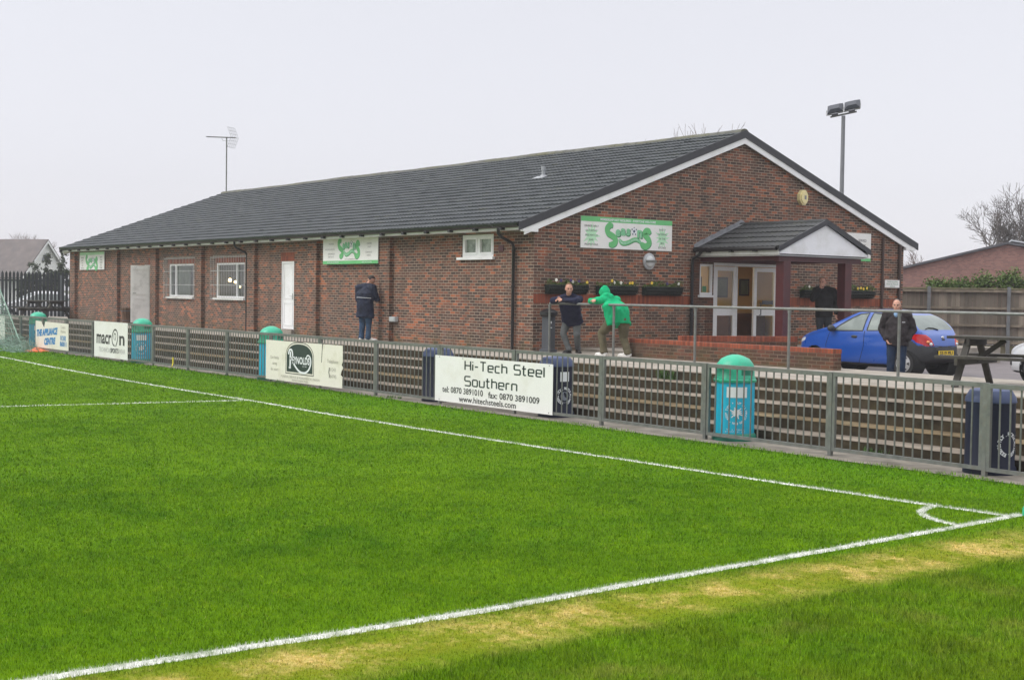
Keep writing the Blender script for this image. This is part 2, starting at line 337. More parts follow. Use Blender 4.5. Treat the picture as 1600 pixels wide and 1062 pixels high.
# ================================================================== SETTING: ground
def grass_material(name,blade):
    t=NT(name); P=t.pos(); s=t.n('ShaderNodeSeparateXYZ'); t.l(P,s.inputs[0]); X,Y=s.outputs[0],s.outputs[1]
    flat=t.n('ShaderNodeCombineXYZ'); t.l(X,flat.inputs[0]); t.l(Y,flat.inputs[1]); F=flat.outputs[0]
    n1=t.noise(F,.33,4,.6); n2=t.noise(F,2.1,5,.65); n3=t.noise(F,17,4,.7); n4=t.noise(F,.9,3,.6)
    c=t.mix(t.ramp(n2,(.34,0),(.66,1)),(.060,.162,.0012),(.118,.245,.002))
    c=t.mix(t.ramp(n1,(.35,0),(.7,.55)),c,(.155,.290,.004))
    c=t.mix(t.ramp(n4,(.46,0),(.74,.45)),c,(.042,.125,.001))
    c=t.mix(t.ramp(n3,(.55,0),(.8,.5)),c,(.16,.24,.014))
    n5=t.noise(F,7,5,.75); c=t.mix(t.ramp(n5,(.52,0),(.72,.42)),c,(.034,.105,.001)); c=t.mix(t.ramp(t.noise(F,4.3,5,.7),(.56,0),(.74,.5)),c,(.20,.29,.006))
    # goal-line surround: thinner, yellower turf with bare straw along the line
    def band(v,a,b,w_): 
        return t.math('MULTIPLY',t.math('DIVIDE',t.math('SUBTRACT',v,a-w_),w_,clamp=True),t.math('DIVIDE',t.math('SUBTRACT',b+w_,v),w_,clamp=True))
    outm=t.math('DIVIDE',t.math('SUBTRACT',X,16.55),.5,clamp=True)
    c=t.mix(t.math('MULTIPLY',outm,t.ramp(n4,(.42,.05),(.72,.6))),c,(.135,.19,.006))
    fe=t.math('DIVIDE',t.math('SUBTRACT',Y,-6.4),1.2,clamp=True)
    c=t.mix(t.math('MULTIPLY',fe,.35),c,(.075,.235,.003))
    straw=t.math('MULTIPLY',band(X,16.92,17.22,.36),band(Y,-16.5,-8.3,2.0))
    c=t.mix(t.math('MULTIPLY',straw,t.ramp(n5,(.30,.35),(.6,.8))),c,(.27,.29,.02)); straw=t.math('MULTIPLY',straw,t.ramp(t.noise(F,1.6,6,.75),(.45,0),(.60,1)))
    stc=t.mix(t.ramp(n3,(.35,0),(.7,1)),(.40,.33,.05),(.80,.60,.24))
    c=t.mix(t.math('MULTIPLY',straw,.9),c,stc)
    s2=t.math('MULTIPLY',t.math('DIVIDE',t.math('SUBTRACT',X,17.0),1.0,clamp=True),t.ramp(t.noise(F,1.25,6,.7),(.53,0),(.70,.6)))
    c=t.mix(s2,c,(.21,.225,.035)); c=t.mix(t.math('MULTIPLY',t.math('DIVIDE',t.math('SUBTRACT',X,17.2),.6,clamp=True),t.ramp(t.noise(F,3.3,6,.75),(.52,0),(.68,.5))),c,(.050,.085,.006))
    # painted lines
    def fcurve(v,lo,hi,pts,vlo,vhi):
        k=t.math('DIVIDE',t.math('SUBTRACT',v,lo),hi-lo,clamp=True)
        q=t.n('ShaderNodeFloatCurve'); cu=q.mapping.curves[0]
        P_=[((a-lo)/(hi-lo),(b-vlo)/(vhi-vlo)) for a,b in pts]
        cu.points[0].location=P_[0]; cu.points[1].location=P_[-1]
        for a in P_[1:-1]: cu.points.new(*a)
        q.mapping.update(); t.l(k,q.inputs['Value']); return t.math('MULTIPLY_ADD',q.outputs[0],vhi-vlo,vlo)
    yc=fcurve(X,-40,18,[(-40,-6.0),(-25,-6.30),(-17.03,-6.607),(-9.85,-6.973),(-4.78,-7.141),(-1.23,-7.141),(.55,-7.11),(3.71,-7.20),(6.24,-7.18),(11.7,-6.99),(15.3,-6.80),(18,-6.50)],-7.6,-5.8)
    xc=fcurve(Y,-40,-6,[(-40,16.5),(-15.97,16.555),(-13.56,16.575),(-11.76,16.50),(-7.655,16.30),(-6,16.16)],16,17)
    jit=t.math('ADD',t.math('MULTIPLY_ADD',t.noise(F,26,3,.7),.07,-.035),t.math('MULTIPLY_ADD',t.noise(F,1.3,2,.5),.05,-.025))
    def line(d,wd): return t.math('DIVIDE',t.math('SUBTRACT',wd,t.math('ABSOLUTE',t.math('ADD',d,jit))),.018,clamp=True)
    A=line(t.math('SUBTRACT',Y,yc),.054); A=t.math('MULTIPLY',A,t.math('LESS_THAN',X,16.27))
    B=line(t.math('SUBTRACT',X,xc),.060); B=t.math('MULTIPLY',B,t.math('LESS_THAN',Y,-6.52))
    pl=t.math('SUBTRACT',X,t.math('MULTIPLY_ADD',t.math('ADD',Y,7.094),.142,.55))
    Cc=line(pl,.055); Cc=t.math('MULTIPLY',Cc,t.math('LESS_THAN',Y,-7.08))
    dx=t.math('SUBTRACT',X,16.3);dy=t.math('ADD',Y,6.75)
    rr=t.math('SQRT',t.math('ADD',t.math('MULTIPLY',dx,dx),t.math('MULTIPLY',dy,dy)))
    D=line(t.math('SUBTRACT',rr,.86),.052); D=t.math('MULTIPLY',D,t.math('LESS_THAN',X,t.math('ADD',xc,0))); D=t.math('MULTIPLY',D,t.math('LESS_THAN',Y,t.math('ADD',yc,.05)))
    ln=t.math('MAXIMUM',t.math('MAXIMUM',A,B),t.math('MAXIMUM',Cc,D))
    wear=t.ramp(t.noise(F,5,4,.6),(.30,.35),(.52,1))
    ln=t.math('MULTIPLY',ln,wear)
    if blade:
        at=t.n('ShaderNodeAttribute',attribute_name='rnd'); rv=at.outputs['Fac']
        c=t.mix(t.ramp(rv,(.18,0),(.82,1)),t.mix(1.0,c,(.36,.42,.4),'MULTIPLY'),t.mix(1.0,c,(1.85,1.62,2.2),'MULTIPLY'))
        dry=t.math('GREATER_THAN',rv,.90); c=t.mix(t.math('MULTIPLY',dry,.6),c,(.30,.27,.12))
        ln=t.math('MULTIPLY',ln,t.math('MULTIPLY_ADD',t.math('GREATER_THAN',rv,.16),.85,.15))
    else: 
        c=t.mix(1.0,c,(.72,.72,.72),'MULTIPLY'); t.bump(n3,.5,.02)
    c=t.mix(t.math('MULTIPLY',ln,.93),c,(.66,.66,.63))
    t.base(c); t.p(Roughness=.6 if blade else .9); t.b.inputs['Specular IOR Level'].default_value=.06 if blade else .03
    return t.mat
M_turf=grass_material('pitch turf',False); M_blade=grass_material('grass blades',True)
mb=MB(); mb.add([(-900,-900,-.06),(900,-900,-.06),(900,900,-.06),(-900,900,-.06)],[(0,1,2,3)])
struct(mb.build('ground',plain('far rough ground',(.055,.070,.025),.95,.3,.5,bump=.2)))
mb=MB(); mb.add([(-70,-90,0),(60,-90,0),(60,-4.55,0),(-70,-4.30,0)],[(0,1,2,3)])
struct(mb.build('pitch',M_turf))
# grass blades: denser and finer near the goal-line end of the ground
def make_grass():
    rs=np.random.RandomState(3)
    az0=math.atan2(fwd.y,fwd.x); half=math.atan(800/2107.6)+.09
    P=[];Wd=[];Ln=[];Rn=[]
    for d0,d1,dens,wd,ln in((4.5,8,9500,.0040,.024),(8,11,8000,.0048,.024),(11,15,4200,.0070,.025),(15,22,1700,.011,.025),(22,34,600,.018,.026),(34,62,200,.032,.028)):
        n=int(dens*half*(d1*d1-d0*d0))
        r_=np.sqrt(rs.uniform(d0*d0,d1*d1,n)); a=az0+rs.uniform(-half,half,n)
        x=CAM.x+r_*np.cos(a); y=CAM.y+r_*np.sin(a)
        edge=-4.36-.30*np.clip((x+4)/7,0,1)+.07*np.sin(x*1.9)+.06*np.sin(x*5.3+1)
        k=(y<edge)&(x<40)
        cs=max(.008,.00115*(d0+d1)/2); cx,cy=np.floor(x/cs),np.floor(y/cs); hsh=np.modf(np.abs(np.sin(cx*12.9898+cy*78.233)*43758.5453))[0]
        cs*=3.1; cx,cy=np.floor(x/cs),np.floor(y/cs); hs2=np.modf(np.abs(np.sin(cx*39.346+cy*11.135)*24634.6345))[0]
        Rn.append((.5*hsh+.22*hs2+.28*rs.uniform(0,1,n))[k]); P.append(np.stack([x[k],y[k]],1)); Wd.append(np.full(k.sum(),wd)); Ln.append(np.full(k.sum(),ln))
    Rn=np.concatenate(Rn); P=np.concatenate(P);Wd=np.concatenate(Wd);Ln=np.concatenate(Ln);n=len(P)
    # sparser, shorter turf on the straw strip
    th=rs.uniform(0,2*np.pi,n); lean=rs.gamma(2.0,.30,n).clip(0,1.35); az=rs.uniform(0,2*np.pi,n); L=Ln*rs.uniform(.55,1.35,n)
    near=(P[:,1]>-4.95); L[near]*=1.9
    st=(P[:,0]>16.75)&(P[:,0]<17.45); L[st]*=.6; lean[st]*=1.3
    ro=P[:,0]>17.5; L[ro]*=1.25+.6*(np.sin(P[ro,0]*7.3+np.sin(P[ro,1]*5.1))*np.sin(P[ro,1]*6.7)>.2)
    h=L*np.cos(lean.clip(0,1.45)); off=L*np.sin(lean)
    w2=Wd/2*rs.uniform(.7,1.3,n)
    v=np.zeros((n,3,3),np.float32)
    v[:,0,0]=P[:,0]-np.cos(th)*w2; v[:,0,1]=P[:,1]-np.sin(th)*w2
    v[:,1,0]=P[:,0]+np.cos(th)*w2; v[:,1,1]=P[:,1]+np.sin(th)*w2
    v[:,2,0]=P[:,0]+np.cos(az)*off; v[:,2,1]=P[:,1]+np.sin(az)*off; v[:,2,2]=h
    v[:,:2,2]=-.002
    me=bpy.data.meshes.new('grass'); me.vertices.add(3*n); me.vertices.foreach_set('co',v.ravel())
    me.loops.add(3*n); me.loops.foreach_set('vertex_index',np.arange(3*n,dtype=np.int32))
    me.polygons.add(n); me.polygons.foreach_set('loop_start',np.arange(0,3*n,3,dtype=np.int32))
    at=me.attributes.new('rnd','FLOAT','POINT'); at.data.foreach_set('value',np.repeat(Rn.astype(np.float32),3))
    me.update(); me.materials.append(M_blade)
    o=bpy.data.objects.new('grass',me); sc.collection.objects.link(o); o['kind']='stuff'; print('blades',n)
make_grass()

# concrete strip behind the barrier, terracing, walkway, car park
Z1=.79
mb=MB(); mb.add([(-45,-4.40,.012),(-4,-4.42,.012),(4,-4.72,.012),(30,-4.72,.012),(30,-3.7,.012),(-45,-3.7,.012)],[(0,1,2,3,4,5)])
struct(mb.build('path',plain('stained path concrete',(.20,.18,.15),.9,.3,4,bump=.5,spec=.2,dirt=(.09,.08,.05),dscale=1.2)))
def steps():
    v=[];f=[];m=[]; mb=MB()
    ys=[-3.75,-3.36,-2.97,-2.58,-2.20]; zs=[0,.165,.32,.475,.63,Z1]
    n=150; xs=[-45+75*i/n for i in range(n+1)]
    rnd=random.Random(4)
    for k in range(5):
        jit=[rnd.uniform(-.012,.012) for _ in xs]; jz=[rnd.uniform(-.006,.006) for _ in xs]
        base=len(mb.v); y=ys[k]; yb=ys[k+1]+.03 if k<4 else -2.2+.02
        V=[]
        for i,x in enumerate(xs):
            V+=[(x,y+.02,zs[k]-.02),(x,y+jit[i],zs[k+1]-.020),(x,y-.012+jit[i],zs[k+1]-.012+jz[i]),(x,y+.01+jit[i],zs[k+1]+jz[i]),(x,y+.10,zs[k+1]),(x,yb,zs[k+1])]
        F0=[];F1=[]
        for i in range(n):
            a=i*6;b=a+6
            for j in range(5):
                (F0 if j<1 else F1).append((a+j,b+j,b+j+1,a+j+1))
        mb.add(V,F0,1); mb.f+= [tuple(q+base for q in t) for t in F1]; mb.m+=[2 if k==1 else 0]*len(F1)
    return mb
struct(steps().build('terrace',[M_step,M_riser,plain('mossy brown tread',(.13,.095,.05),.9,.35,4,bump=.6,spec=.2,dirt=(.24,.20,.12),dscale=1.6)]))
mb=MB()
def sheet(mb,x0,x1,y0,y1,z,mi=0): mb.add([(x0,y0,z),(x1,y0,z),(x1,y1,z),(x0,y1,z)],[(0,1,2,3)],mi)
sheet(mb,-45,30,-2.19,1.25,Z1+.001)
mb.add([(-45,1.25,Z1+.001),(30,1.25,Z1+.001),(30,1.25,.2),(-45,1.25,.2)],[(0,1,2,3)])
struct(mb.build('walkway',M_conc))
mb=MB(); mb.box(-.2,3.0,1.26,13.2,.1,Z1+.06); struct(mb.build('entrance_path',M_conc))
mb=MB(); mb.add([(-60,1.3,.44),(60,1.3,.44),(60,120,.50),(-60,120,.50)],[(0,1,2,3)])
struct(mb.build('car_park',M_tar))
# patches of moss and grass on the terrace
def tuft(mb,c,n,h,sp,rs,mi=0):
    for _ in range(n):
        a=rs.uniform(0,6.28); r_=abs(rs.gauss(0,sp)); p=Vector((c[0]+r_*math.cos(a),c[1]+r_*math.sin(a)*.6,c[2]))
        b=rs.uniform(0,6.28); q=p+Vector((math.cos(b)*h*.5,math.sin(b)*h*.5,h*rs.uniform(.5,1.2))); t=Vector((-math.sin(b),math.cos(b),0))*h*.09
        mb.add([p-t,p+t,q],[(0,1,2)],mi)
rs=random.Random(5); mb=MB()
for c,n,h in(((6.6,-2.26,.64),90,.16),((12.4,-3.8,.02),60,.10),((8.5,-2.62,.48),40,.09),((-3.2,-4.55,.02),50,.08),((13.5,-3.02,.33),30,.08),((1.5,-4.5,.02),60,.07),((-6,-2.62,.48),30,.08),((14.6,-3.8,.02),60,.09)):
    for k in range(4): tuft(mb,(c[0]+rs.uniform(-.3,.3),c[1],c[2]),n//4,h,.07,rs)
struct(mb.build('weeds',plain('weed green',(.05,.12,.012),.6,.4,9,bump=0)),'stuff')

# ================================================================== CLUBHOUSE
L0=-30.12; WY=13.02; EZ=3.62; RY=6.51; RZ=6.19
club=thing('clubhouse','long single storey brown brick clubhouse with grey tiled gable roof and porch','building',(-15,6.5,Z1))
def part(mb,name,mat,parent=None,smooth=False,label=None):
    o=mb.build(name,mat,parent or club,smooth,world=True)
    if label:o['label']=label
    return o
def wall_holes(mb,P,u0,u1,z0,z1,holes,d,mi=0):
    # P(u,z,depth)->xyz ; grid of cells without the holes, plus reveals
    us=sorted({u0,u1,*[h[0] for h in holes],*[h[1] for h in holes]}); zs=sorted({z0,z1,*[h[2] for h in holes],*[h[3] for h in holes]})
    for a,b in zip(us,us[1:]):
        for c,e_ in zip(zs,zs[1:]):
            if any(h[0]<=a and b<=h[1] and h[2]<=c and e_<=h[3] for h in holes): continue
            mb.add([P(a,c,0),P(b,c,0),P(b,e_,0),P(a,e_,0)],[(0,1,2,3)],mi)
    for a,b,c,e_ in holes:
        q=[(a,c),(b,c),(b,e_),(a,e_)]
        for i in range(4):
            p1,p2=q[i],q[(i+1)%4]; mb.add([P(*p1,0),P(*p2,0),P(*p2,d),P(*p1,d)],[(0,1,2,3)],mi)
PY=lambda u,z,d:(u,d,z)
PX=lambda u,z,d:(-d,u,z)
W1=(-20.36,-18.33,1.80,2.905);W2=(-16.56,-14.51,1.80,2.905);W3=(-2.80,-1.52,2.905,3.43);D1=(-12.07,-11.28,.93,2.91);D2=(-22.62,-21.84,.85,2.89)
mb=MB()
wall_holes(mb,PY,L0,0,.0,3.62,[W1,W2,W3,D1,D2],.11)
SL=(5.12,5.58,2.10,2.86); DR=(5.60,8.0,.85,2.90)
wall_holes(mb,PX,0,WY,0,3.56,[SL,DR],.12)
mb.add([(0,0,3.56),(0,WY,3.56),(0,RY,6.02)],[(0,1,2)])
mb.add([(L0,0,0),(L0,WY,0),(L0,WY,3.56),(L0,RY,6.02),(L0,0,3.56)],[(0,1,2,3,4)])
mb.add([(L0,WY,0),(0,WY,0),(0,WY,3.56),(L0,WY,3.56)],[(0,1,2,3)])
part(mb,'wall',M_brick)
for x in(-6.10,-9.98,-13.85,-17.70,-21.52,-25.18): 
    mb=MB(); mb.box(x-.27,x+.22,-.115,-.001,Z1,3.46); part(mb,'pilaster',M_brick)
mb=MB(); mb.box(L0-.001,L0+.55,-.115,-.001,Z1,3.46); part(mb,'pilaster',M_brick)
# red soldier band on the gable, lintels
for a,b in((.0,4.86),(8.02,12.75)):
    mb=MB(); mb.box(.001,.006,a+.001,b,1.862,2.064); part(mb,'brick_band',M_redb)
mb=MB(); mb.box(.001,.008,4.87,5.115,Z1,2.93); mb.box(.001,.0075,5.116,5.595,1.80,2.03); mb.box(.001,.009,5.34,5.595,Z1,1.799); part(mb,'brick_surround',M_redw)
for a,b,c,d in((D1[0]-.03,D1[1]+.02,2.913,3.17),(-22.2,-21.7,2.893,3.12),(W1[0]-.1,W1[1]+.1,2.907,3.06),(W2[0]-.1,W2[1]+.1,2.907,3.06)):
    mb=MB(); mb.box(a,b,-.006,-.001,c,d); part(mb,'lintel',M_redb)
for W in(W1,W2):
    mb=MB(); mb.box(W[0]-.2,W[1]+.15,-.03,-.001,3.10,3.14); part(mb,'lintel_slab',M_conc)
mb=MB(); mb.box(-1.30,-1.12,-.02,-.001,3.03,3.17); part(mb,'air_brick',M_maroon)
# ---- windows
def window(nm,W,fixed,cas,P,mat=M_upvc,pane=M_glass,sill=True,d=.07,nf=.06,lab=None):
    a,b,c,e_=W; mb=MB()
    def bx(a0,a1,c0,c1,d0,d1):
        p=[P(a0,c0,d0),P(a1,c1,d1)]; lo=[min(p[0][i],p[1][i]) for i in range(3)];hi=[max(p[0][i],p[1][i]) for i in range(3)]
        mb.box(lo[0],hi[0],lo[1],hi[1],lo[2],hi[2])
    g=.002
    bx(a+g,b-g,c+g,c+nf,d-.05,d+.03); bx(a+g,b-g,e_-nf,e_-g,d-.05,d+.03); bx(a+g,a+nf,c+nf,e_-nf,d-.05,d+.03); bx(b-nf,b-g,c+nf,e_-nf,d-.05,d+.03)
    for x in fixed: bx(x-.035,x+.035,c+nf,e_-nf,d-.05,d+.03)
    for x0,x1 in cas:   # opening light: second inner frame
        k=.05; bx(x0,x1,c+nf,c+nf+k,d-.062,d+.02); bx(x0,x1,e_-nf-k,e_-nf,d-.062,d+.02); bx(x0,x0+k,c+nf+k,e_-nf-k,d-.062,d+.02); bx(x1-k,x1,c+nf+k,e_-nf-k,d-.062,d+.02)
    fr=part(mb,'window',mat,label=lab)
    mb=MB(); mb.add([P(a+nf,c+nf,d),P(b-nf,c+nf,d),P(b-nf,e_-nf,d),P(a+nf,e_-nf,d)],[(0,1,2,3)]); part(mb,'pane',pane,fr)
    if sill:
        mb=MB(); p=[P(a-.12,c-.06,-.075),P(b+.06,c-.003,.02)]; lo=[min(p[0][i],p[1][i]) for i in range(3)];hi=[max(p[0][i],p[1][i]) for i in range(3)]
        mb.box(lo[0],hi[0],lo[1],hi[1],lo[2],hi[2]); part(mb,'sill',M_upvcd if sill==2 else mat,fr)
    return fr
window('window',W1,[W1[0]+.52],[],PY,sill=2,lab='barred window with its narrow light on the left')
window('window',W2,[W2[0]+1.45],[],PY,sill=2,lab='barred window with lit lamps seen inside')
window('window',W3,[(W3[0]+W3[1])/2],[(W3[0]+.06,(W3[0]+W3[1])/2-.035),((W3[0]+W3[1])/2+.035,W3[1]-.06)],PY,pane=M_frost,lab='small high white window with two frosted casements')
# room behind the two big windows
M_room=plain('dim room wall',(.22,.22,.18),.8,.2,2); M_curt=plain('pale curtain',(.42,.45,.38),.8,.2,3)
for W,ly in((W1,None),(W2,1)):
    mb=MB(); a,b=W[0]-.4,W[1]+.4
    mb.add([(a,1.9,1.2),(b,1.9,1.2),(b,1.9,3.3),(a,1.9,3.3),(a,.12,1.2),(b,.12,1.2),(b,.12,3.3),(a,.12,3.3)],[(0,1,2,3),(0,3,7,4),(1,5,6,2),(0,4,5,1),(3,2,6,7)])
    part(mb,'room',M_room)
    mb=MB(); n=60; x0,x1=(W[0]+.05,W[0]+1.05) if ly is None else (W[1]-.55,W[1]-.03)
    v=[];f=[]
    for i in range(n+1): 
        x=x0+(x1-x0)*i/n; y=.30+.03*math.sin(i*1.3); v+=[(x,y,1.75),(x,y,2.95)]
    f=[(2*i,2*i+2,2*i+3,2*i+1) for i in range(n)]
    mb.add(v,f); part(mb,'curtain',M_curt,smooth=True)
ml=emit('warm lamp glow',(1,.72,.30),9)
for x,y,z,r_ in((-16.52,.45,2.37,.06),(-16.12,.45,2.31,.045),(-16.60,.70,2.30,.03),(-15.9,.5,2.16,.035)):
    mb=MB(); mb.ell((x,y,z),(r_,r_,r_),12); part(mb,'lamp_globe',ml)
# security bars
for W in(W1,W2):
    mb=MB(); a,b=W[0]-.35,W[1]+.28
    n=22
    for i in range(n+1): mb.tube([(a+(b-a)*i/n,-.05,1.72),(a+(b-a)*i/n,-.05,3.12)],.006,5)
    for z in(1.76,2.2,2.65,3.08): mb.tube([(a,-.05,z),(b,-.05,z)],.008,5)
    part(mb,'window_bars',plain('pale steel bars',(.46,.47,.46),.5,.1,4,metal=.3,bump=0))
# ---- doors
mb=MB(); a,b,c,e_=D1
mb.box(a+.002,a+.05,.01,.09,c,e_-.002);mb.box(b-.05,b-.002,.01,.09,c,e_-.002);mb.box(a+.05,b-.05,.01,.09,e_-.06,e_-.002)
dd=part(mb,'door',M_upvc,label='shut white plastic door')
mb=MB(); mb.box(a+.052,b-.052,.035,.075,c+.01,e_-.062)
for z0,z1 in((c+.12,c+.78),(c+.90,e_-.16)):
    for x0,x1,y0,y1 in((a+.13,b-.13,z0,z0+.02),(a+.13,b-.13,z1-.02,z1),(a+.13,a+.15,z0,z1),(b-.15,b-.13,z0,z1)): mb.box(x0,x1,.022,.034,y0,y1)
part(mb,'door_leaf',M_upvc,dd)
mb=MB(); mb.box(b-.125,b-.095,.012,.022,1.80,1.98); mb.tube([(b-.11,.015,1.9),(b-.11,-.03,1.9),(b-.22,-.03,1.9)],.009,6); part(mb,'handle',M_chr0,dd)
mb=MB(); mb.box(a-.05,b+.05,-.10,.0,Z1,c-.002); part(mb,'door_step',M_conc,dd)
a,b,c,e_=D2; mb=MB(); mb.box(a+.002,a+.05,.01,.09,c,e_-.002);mb.box(b-.05,b-.002,.01,.09,c,e_-.002);mb.box(a+.05,b-.05,.01,.09,e_-.06,e_-.002)
mb.box(a,b,.3,.32,c,e_)
dd=part(mb,'door',M_upvcd,label='white door standing open against the wall')
mb=MB(); Md=Matrix.Translation((b-.03,-.03,0))@Matrix.Rotation(R(-16),4,'Z')
mb.box(-.045,0,-.70,0,c+.02,e_-.03,M=Md)
for z0,z1 in((c+.10,c+.86),(c+1.0,e_-.14)):
    for y0,y1,q0,q1 in((-.62,-.08,z0,z0+.025),(-.62,-.08,z1-.025,z1),(-.62,-.595,z0,z1),(-.105,-.08,z0,z1)): mb.box(.001,.014,y0,y1,q0,q1,M=Md)
part(mb,'door_leaf',plain('off white door',(.74,.73,.70),.5,.05,2,bump=0,dirt=(.45,.44,.41)),dd)
mb=MB(); mb.tube([Md@Vector((.03,-.62,1.9)),Md@Vector((.05,-.62,1.9)),Md@Vector((.05,-.52,1.9))],.01,6); part(mb,'handle',M_galv,dd)
# ---- roof: courses of interlocking tiles
def tiled(mb,x0,x1,p0,p1,nc,wave,step=.022,lip=.016,tw=.30,per=8):
    # p0=(y,z) eaves, p1=(y,z) ridge ; courses stepped, double-roll wave along x
    p0=Vector(p0);p1=Vector(p1); d=(p1-p0); n=Vector((-d.y,d.x)).normalized()
    if n.y<0:n=-n
    nx=int((x1-x0)/tw*per); xs=[x0+(x1-x0)*i/nx for i in range(nx+1)]
    rd=random.Random(2)
    def prof(x):
        t=(x/tw)%1.0
        return wave*(max(0,math.cos(2*math.pi*t))**2 +max(0,math.cos(2*math.pi*(t-.5)))**2)
    for k in range(nc):
        a=p0+d*(k/nc); b=p0+d*((k+1)/nc); V=[];F=[]
        jj=[rd.uniform(-.005,.005)+(.012 if rd.random()<.015 else 0) for _ in range(int((x1-x0)/tw)+3)]
        for x in xs:
            h=prof(x+ (tw/2 if k%2 else 0)); j=jj[int((x-x0)/tw)]
            for q,off in((a,-.004),(a+n*0,step+lip+h+j),(b,lip*.6+h*.9+j*.3)):
                r_=q+n*off; V.append((x,r_.x,r_.y))
        for i in range(nx):
            o=i*3; F+=[(o,o+3,o+4,o+1),(o+1,o+4,o+5,o+2)]
        mb.add(V,F)
mb=MB(); tiled(mb,L0-.08,.085,(-.52,EZ-.03),(RY,RZ-.02),22,.018,.024,.016)
mb.add([(L0-.08,RY,RZ-.03),(.085,RY,RZ-.03),(.085,WY+.5,EZ-.03),(L0-.08,WY+.5,EZ-.03)],[(0,1,2,3)])
roof=part(mb,'roof',M_tile,smooth='auto')
mb=MB()   # ridge tiles
x=L0-.09; rd=random.Random(9)
while x<.08:
    x2=min(x+.44,.09); v=[];f=[]
    for xx in(x,x2-.01):
        for k in range(7):
            t=math.pi*k/6; v.append((xx,RY-math.cos(t)*.145,RZ-.045+math.sin(t)*.105+rd.uniform(0,.004)+.012*math.sin(x*.55)+.006*math.sin(x*2.1)))
    f=[(k,k+1,k+8,k+7) for k in range(6)]+[(0,1,2,3,4,5,6),(13,12,11,10,9,8,7)]
    mb.add(v,f); x=x2
part(mb,'ridge_tiles',plain('mossy ridge tile',(.10,.10,.085),.8,.3,4,bump=.3,dirt=(.13,.125,.06),dscale=1.5),roof,smooth='auto')
mb=MB() # soil vent pipe with lead slate
n_=Vector((0,-2.6,7.03)).normalized(); c0=Vector((-4.2,3.52,EZ-.03+(3.52+.52)/7.03*2.57))
mb.tube([c0+Vector((0,0,-.1)),c0+Vector((0,0,.24))],.05,12); mb.tube([c0+Vector((0,0,.22)),c0+Vector((0,0,.33))],.062,12)
mb.beam(c0+Vector((-.32,-.05,.045)),c0+Vector((.12,-.05,.045)),.20,.010,upv=n_); mb.tube([c0+Vector((0,0,-.02)),c0+Vector((0,0,.10))],[.14,.07],12)
part(mb,'roof_vent',plain('pale lead and plastic',(.30,.31,.33),.5,.1,5,bump=.1),roof,smooth='auto')
# verges, bargeboards, fascia, soffit, gutter
for xs,sg in((.085,1),(L0-.085,-1)):
    for y0,z0,y1,z1 in((-.50,EZ+.012,RY,RZ+.012),(WY+.5,EZ+.012,RY,RZ+.012)):
        mb=MB(); k=-.185
        v=[]
        for x in(xs,xs+sg*.035): v+=[(x,y0,z0),(x,y1,z1),(x,y1,z1+k),(x,y0,z0+k)]
        mb.add(v,[(0,1,2,3),(7,6,5,4),(0,4,5,1),(2,6,7,3),(0,3,7,4),(1,5,6,2)]); part(mb,'verge',M_verge)
        mb=MB(); v=[]; t0=-.185;t1=-.33; yy0=y0+(.40 if y0<0 else -.40)*.4
        zz0=z0+(RZ-EZ)*abs(yy0-y0)/abs(y1-y0)
        for x in(xs-sg*.02,xs+sg*.015): v+=[(x,yy0,zz0+t0),(x,y1,z1+t0),(x,y1,z1+t1),(x,yy0,zz0+t1)]
        mb.add(v,[(0,1,2,3),(7,6,5,4),(0,4,5,1),(2,6,7,3),(0,3,7,4),(1,5,6,2)])
        # boxed foot
        s_=1 if y0<0 else -1; P_=[(y0+s_*.10,zz0-.19),(y0+s_*.16,zz0-.19),(0.03 if y0<0 else WY-.03,zz0-.02),(.03 if y0<0 else WY-.03,3.42),(y0+s_*.10,3.42)]
        P_=[(y0+s_*.10,zz0+t0+.02),(.03 if y0<0 else WY-.03,zz0-.14),(.03 if y0<0 else WY-.03,3.43),(y0+s_*.10,3.43)]
        mb.prism(P_,frameM((xs-sg*.06,0,0),(0,1,0),(0,0,1)),.085 if sg>0 else .085)
        part(mb,'bargeboard',M_upvc)
for y,s_ in((-.40,-1),(WY+.40,1)):
    mb=MB(); mb.box(L0-.06,.02,min(y,y-s_*.02),max(y,y-s_*.02),3.47,3.60); mb.box(L0-.06,.02,min(y-s_*.021,-s_*.02 if s_<0 else WY+.02),max(y-s_*.021,.0 if s_<0 else WY),3.475,3.49)
    part(mb,'fascia',M_upvc)
    mb=MB(); v=[];f=[];n=8
    xs=[L0-.08,.06]
    for x in xs:
        for k in range(n+1):
            t=math.pi*k/n; v.append((x,y+s_*(.065+math.cos(t)*.062),3.605-math.sin(t)*.085))
    f=[(k,k+1,n+2+k,n+1+k) for k in range(n)]+[tuple(range(n+1)),tuple(range(2*n+1,n,-1))]
    mb.add(v,f)
    x=-.6
    while x>L0: mb.box(x-.05,x+.05,min(y,y+s_*.10),max(y,y+s_*.10),3.475,3.535); x-=1.02
    part(mb,'gutter',M_black,smooth='auto')
for x in(-.72,-14.28):
    mb=MB(); mb.tube([(x,-.46,3.55),(x,-.46,3.40),(x+.02,-.40,3.33),(x+.06,-.12,3.20),(x+.06,-.07,3.12),(x+.06,-.07,Z1+.02)],.036,10)
    for z in(3.0,2.2,1.4): mb.tube([(x+.06,-.07,z),(x+.06,-.07,z+.05)],.046,10)
    part(mb,'downpipe',M_black,smooth='auto')
for y,r_ in((12.06,.035),(12.80,.045)):
    mb=MB(); mb.tube([(.05,y,Z1),(.05,y,3.55 if y>12.5 else 3.75)],r_,10); part(mb,'downpipe',plain('brown waste pipe',(.055,.03,.022),.45,.2,4,bump=0),smooth='auto')
